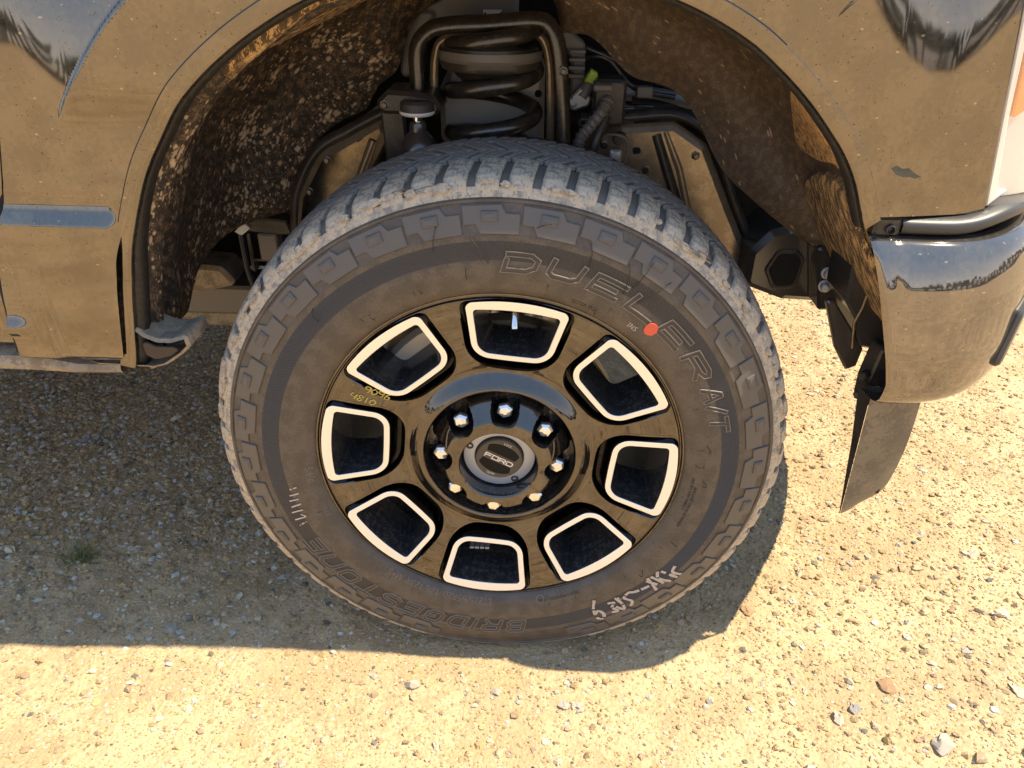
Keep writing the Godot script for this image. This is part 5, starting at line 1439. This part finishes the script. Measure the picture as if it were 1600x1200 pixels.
func build_grass() -> void:
	var tuft := Node3D.new()
	tuft.name = "grass_tuft"
	add_child(tuft, true)
	tuft.position = Vector3(-0.846, ground_y(-0.846, -0.172), -0.172)
	tuft.set_meta("label", "lone tuft of thin green grass growing in the shaded gravel")
	tuft.set_meta("category", "grass tuft")
	rng.seed = 909
	for k in 70:
		var a := rng.randf() * TAU
		if k < 24: a = rng.randf_range(-0.6, 0.3)
		var len := rng.randf_range(0.03, 0.085)
		var lean := rng.randf_range(0.35, 1.25)
		var root := Vector3(rng.randf_range(-0.022, 0.022), 0, rng.randf_range(-0.016, 0.016))
		var side := Vector3(-sin(a), 0, cos(a))
		var g := Geo.new()
		for j in 6:
			var t := j / 5.0
			var c := root + Vector3(cos(a) * sin(lean) * len * t, cos(lean) * len * t - 0.018 * t * t * t * lean, sin(a) * sin(lean) * len * t)
			var w := 0.0010 * (1.0 - t * 0.85)
			g.v.append(c + side * w); g.v.append(c + Vector3(0, 0.0003, 0)); g.v.append(c - side * w)
			if j:
				var b := g.v.size() - 6
				g.quad(b, b + 1, b + 4, b + 3); g.quad(b + 1, b + 2, b + 5, b + 4)
		put(tuft, "blade", smooth_mesh(g), M.dry_grass)

func build_far() -> void:                          # the line of trees that the paint reflects
	rng.seed = 321
	var g := Geo.new(); var w := Geo.new()
	for k in 260:
		var a := lerpf(-0.35, PI + 0.35, k / 259.0)
		var far := rng.randf_range(70.0, 95.0)
		var h := rng.randf_range(3.5, 8.5)
		var c := Vector3(cos(a) * far, h * 0.45, sin(a) * far)
		var s := SphereMesh.new()
		s.radial_segments = 7; s.rings = 4
		var arr := s.get_mesh_arrays()
		var q := Geo.new()
		q.v = arr[Mesh.ARRAY_VERTEX]; q.i = arr[Mesh.ARRAY_INDEX]
		for j in q.v.size(): q.v[j] *= 1.0 + 0.35 * sin(j * 12.9 + k * 3.1)
		g.add(q, Transform3D(Basis.from_scale(Vector3(rng.randf_range(2.5, 5.5), h, rng.randf_range(2.5, 5.0))), c))
		if k % 4 == 0: w.add(box(Vector3.ZERO, Vector3(rng.randf_range(1.6, 4.5), rng.randf_range(1.2, 2.6), 2.0), 0.2), Transform3D(Basis(Vector3.UP, -a), Vector3(cos(a) * 55.0, rng.randf_range(0.9, 3.2), sin(a) * 55.0)))
	var o := put(self, "treeline", auto_mesh(g, 20.0), M.far_foliage)
	o.set_meta("kind", "stuff"); o.set_meta("category", "trees"); o.set_meta("label", "far-off line of dark trees mirrored in the black paint")
	var p := put(self, "far_vehicles", auto_mesh(w, 20.0), M.far_white)
	p.set_meta("kind", "stuff"); p.set_meta("category", "vehicles"); p.set_meta("label", "row of far-off white vehicles mirrored in the black paint")

func _ready() -> void:
	# camera
	var cam := Camera3D.new()
	cam.name = "camera"
	cam.fov = 54.9
	cam.near = 0.02
	cam.far = 2500.0
	cam.position = Vector3(0.0443, 0.6622 + HUB, 0.8792)
	cam.rotation = Vector3(deg_to_rad(-30.923), deg_to_rad(1.7415), deg_to_rad(1.0))
	add_child(cam)
	cam.current = true
	# sky and exposure
	var env := Environment.new()
	env.background_mode = Environment.BG_SKY
	var sky := Sky.new()
	var sm := ProceduralSkyMaterial.new()
	sm.sky_top_color = Color(0.45, 0.55, 0.69)
	sm.sky_horizon_color = Color(0.83, 0.815, 0.79)
	sm.sky_curve = 0.12
	sm.ground_bottom_color = Color(0.45, 0.38, 0.28)
	sm.ground_horizon_color = Color(0.60, 0.58, 0.52)
	sm.sun_angle_max = 25.0
	sm.sky_energy_multiplier = 1.16
	sky.sky_material = sm
	env.sky = sky
	env.tonemap_mode = Environment.TONE_MAPPER_LINEAR
	env.tonemap_exposure = 1.93
	env.sdfgi_enabled = true; env.ssao_enabled = true; env.ssil_enabled = true
	var we := WorldEnvironment.new()
	we.name = "world"
	we.environment = env
	add_child(we)
	# sun: ahead of the truck and high, almost along its side
	var sun := DirectionalLight3D.new()
	sun.name = "sun"
	sun.light_energy = 1.42
	sun.light_color = Color(1.0, 0.945, 0.84)
	sun.light_angular_distance = 0.5
	sun.shadow_enabled = true
	add_child(sun)
	var to_sun := Vector3(0.50, 0.866, -0.012).normalized()
	sun.look_at_from_position(to_sun * 10.0, Vector3.ZERO, Vector3.UP)

	make_materials()
	var wg: StandardMaterial3D = M.wheel_paint.duplicate()
	wg.resource_name = "wheel_dark_reflection"; wg.albedo_color = Color(0.36, 0.38, 0.43)  # darker bluish wheel paint: dark reflections round the windows put into the colour
	M.wheel_dark_reflection = wg
	mat("black_gloss", lin(0.05, 0.044, 0.038), 0.22, 0.0, 0.9)
	mat("brown_gloss", lin(0.20, 0.18, 0.16), 0.25, 0.8)
	mat("grey_gloss", lin(0.24, 0.23, 0.22), 0.18, 0.7)
	var di := blend_image(256, lin(0.13, 0.12, 0.108), lin(0.20, 0.18, 0.155), cloud(256, 101, 0.012), cloud(256, 102, 0.1, 3), 0.38, 0.66)
	dabs([di], 300, 0.5, 1.3, [lin(0.45, 0.38, 0.29)], 0.7)
	dabs([di], 30, 0.6, 2.2, [lin(0.03, 0.03, 0.03)], 0.6, Vector2(0.5, 3.0))
	var dp := mat("dam_plastic", Color.WHITE, 0.34, 0.5)
	dp.albedo_texture = tex(di); dp.uv1_triplanar = true; dp.uv1_scale = Vector3.ONE * 5.0

	truck = Node3D.new()
	truck.name = "pickup_truck"
	truck.set_meta("label", "black pickup truck seen close at its front wheel and dusty fender")
	truck.set_meta("category", "truck")
	add_child(truck)
	build_ground()
	build_far()
	build_body()
	build_suspension()
	build_wheel()
	for o in find_children("*", "GeometryInstance3D", true, false): o.cast_shadow = GeometryInstance3D.SHADOW_CASTING_SETTING_ON
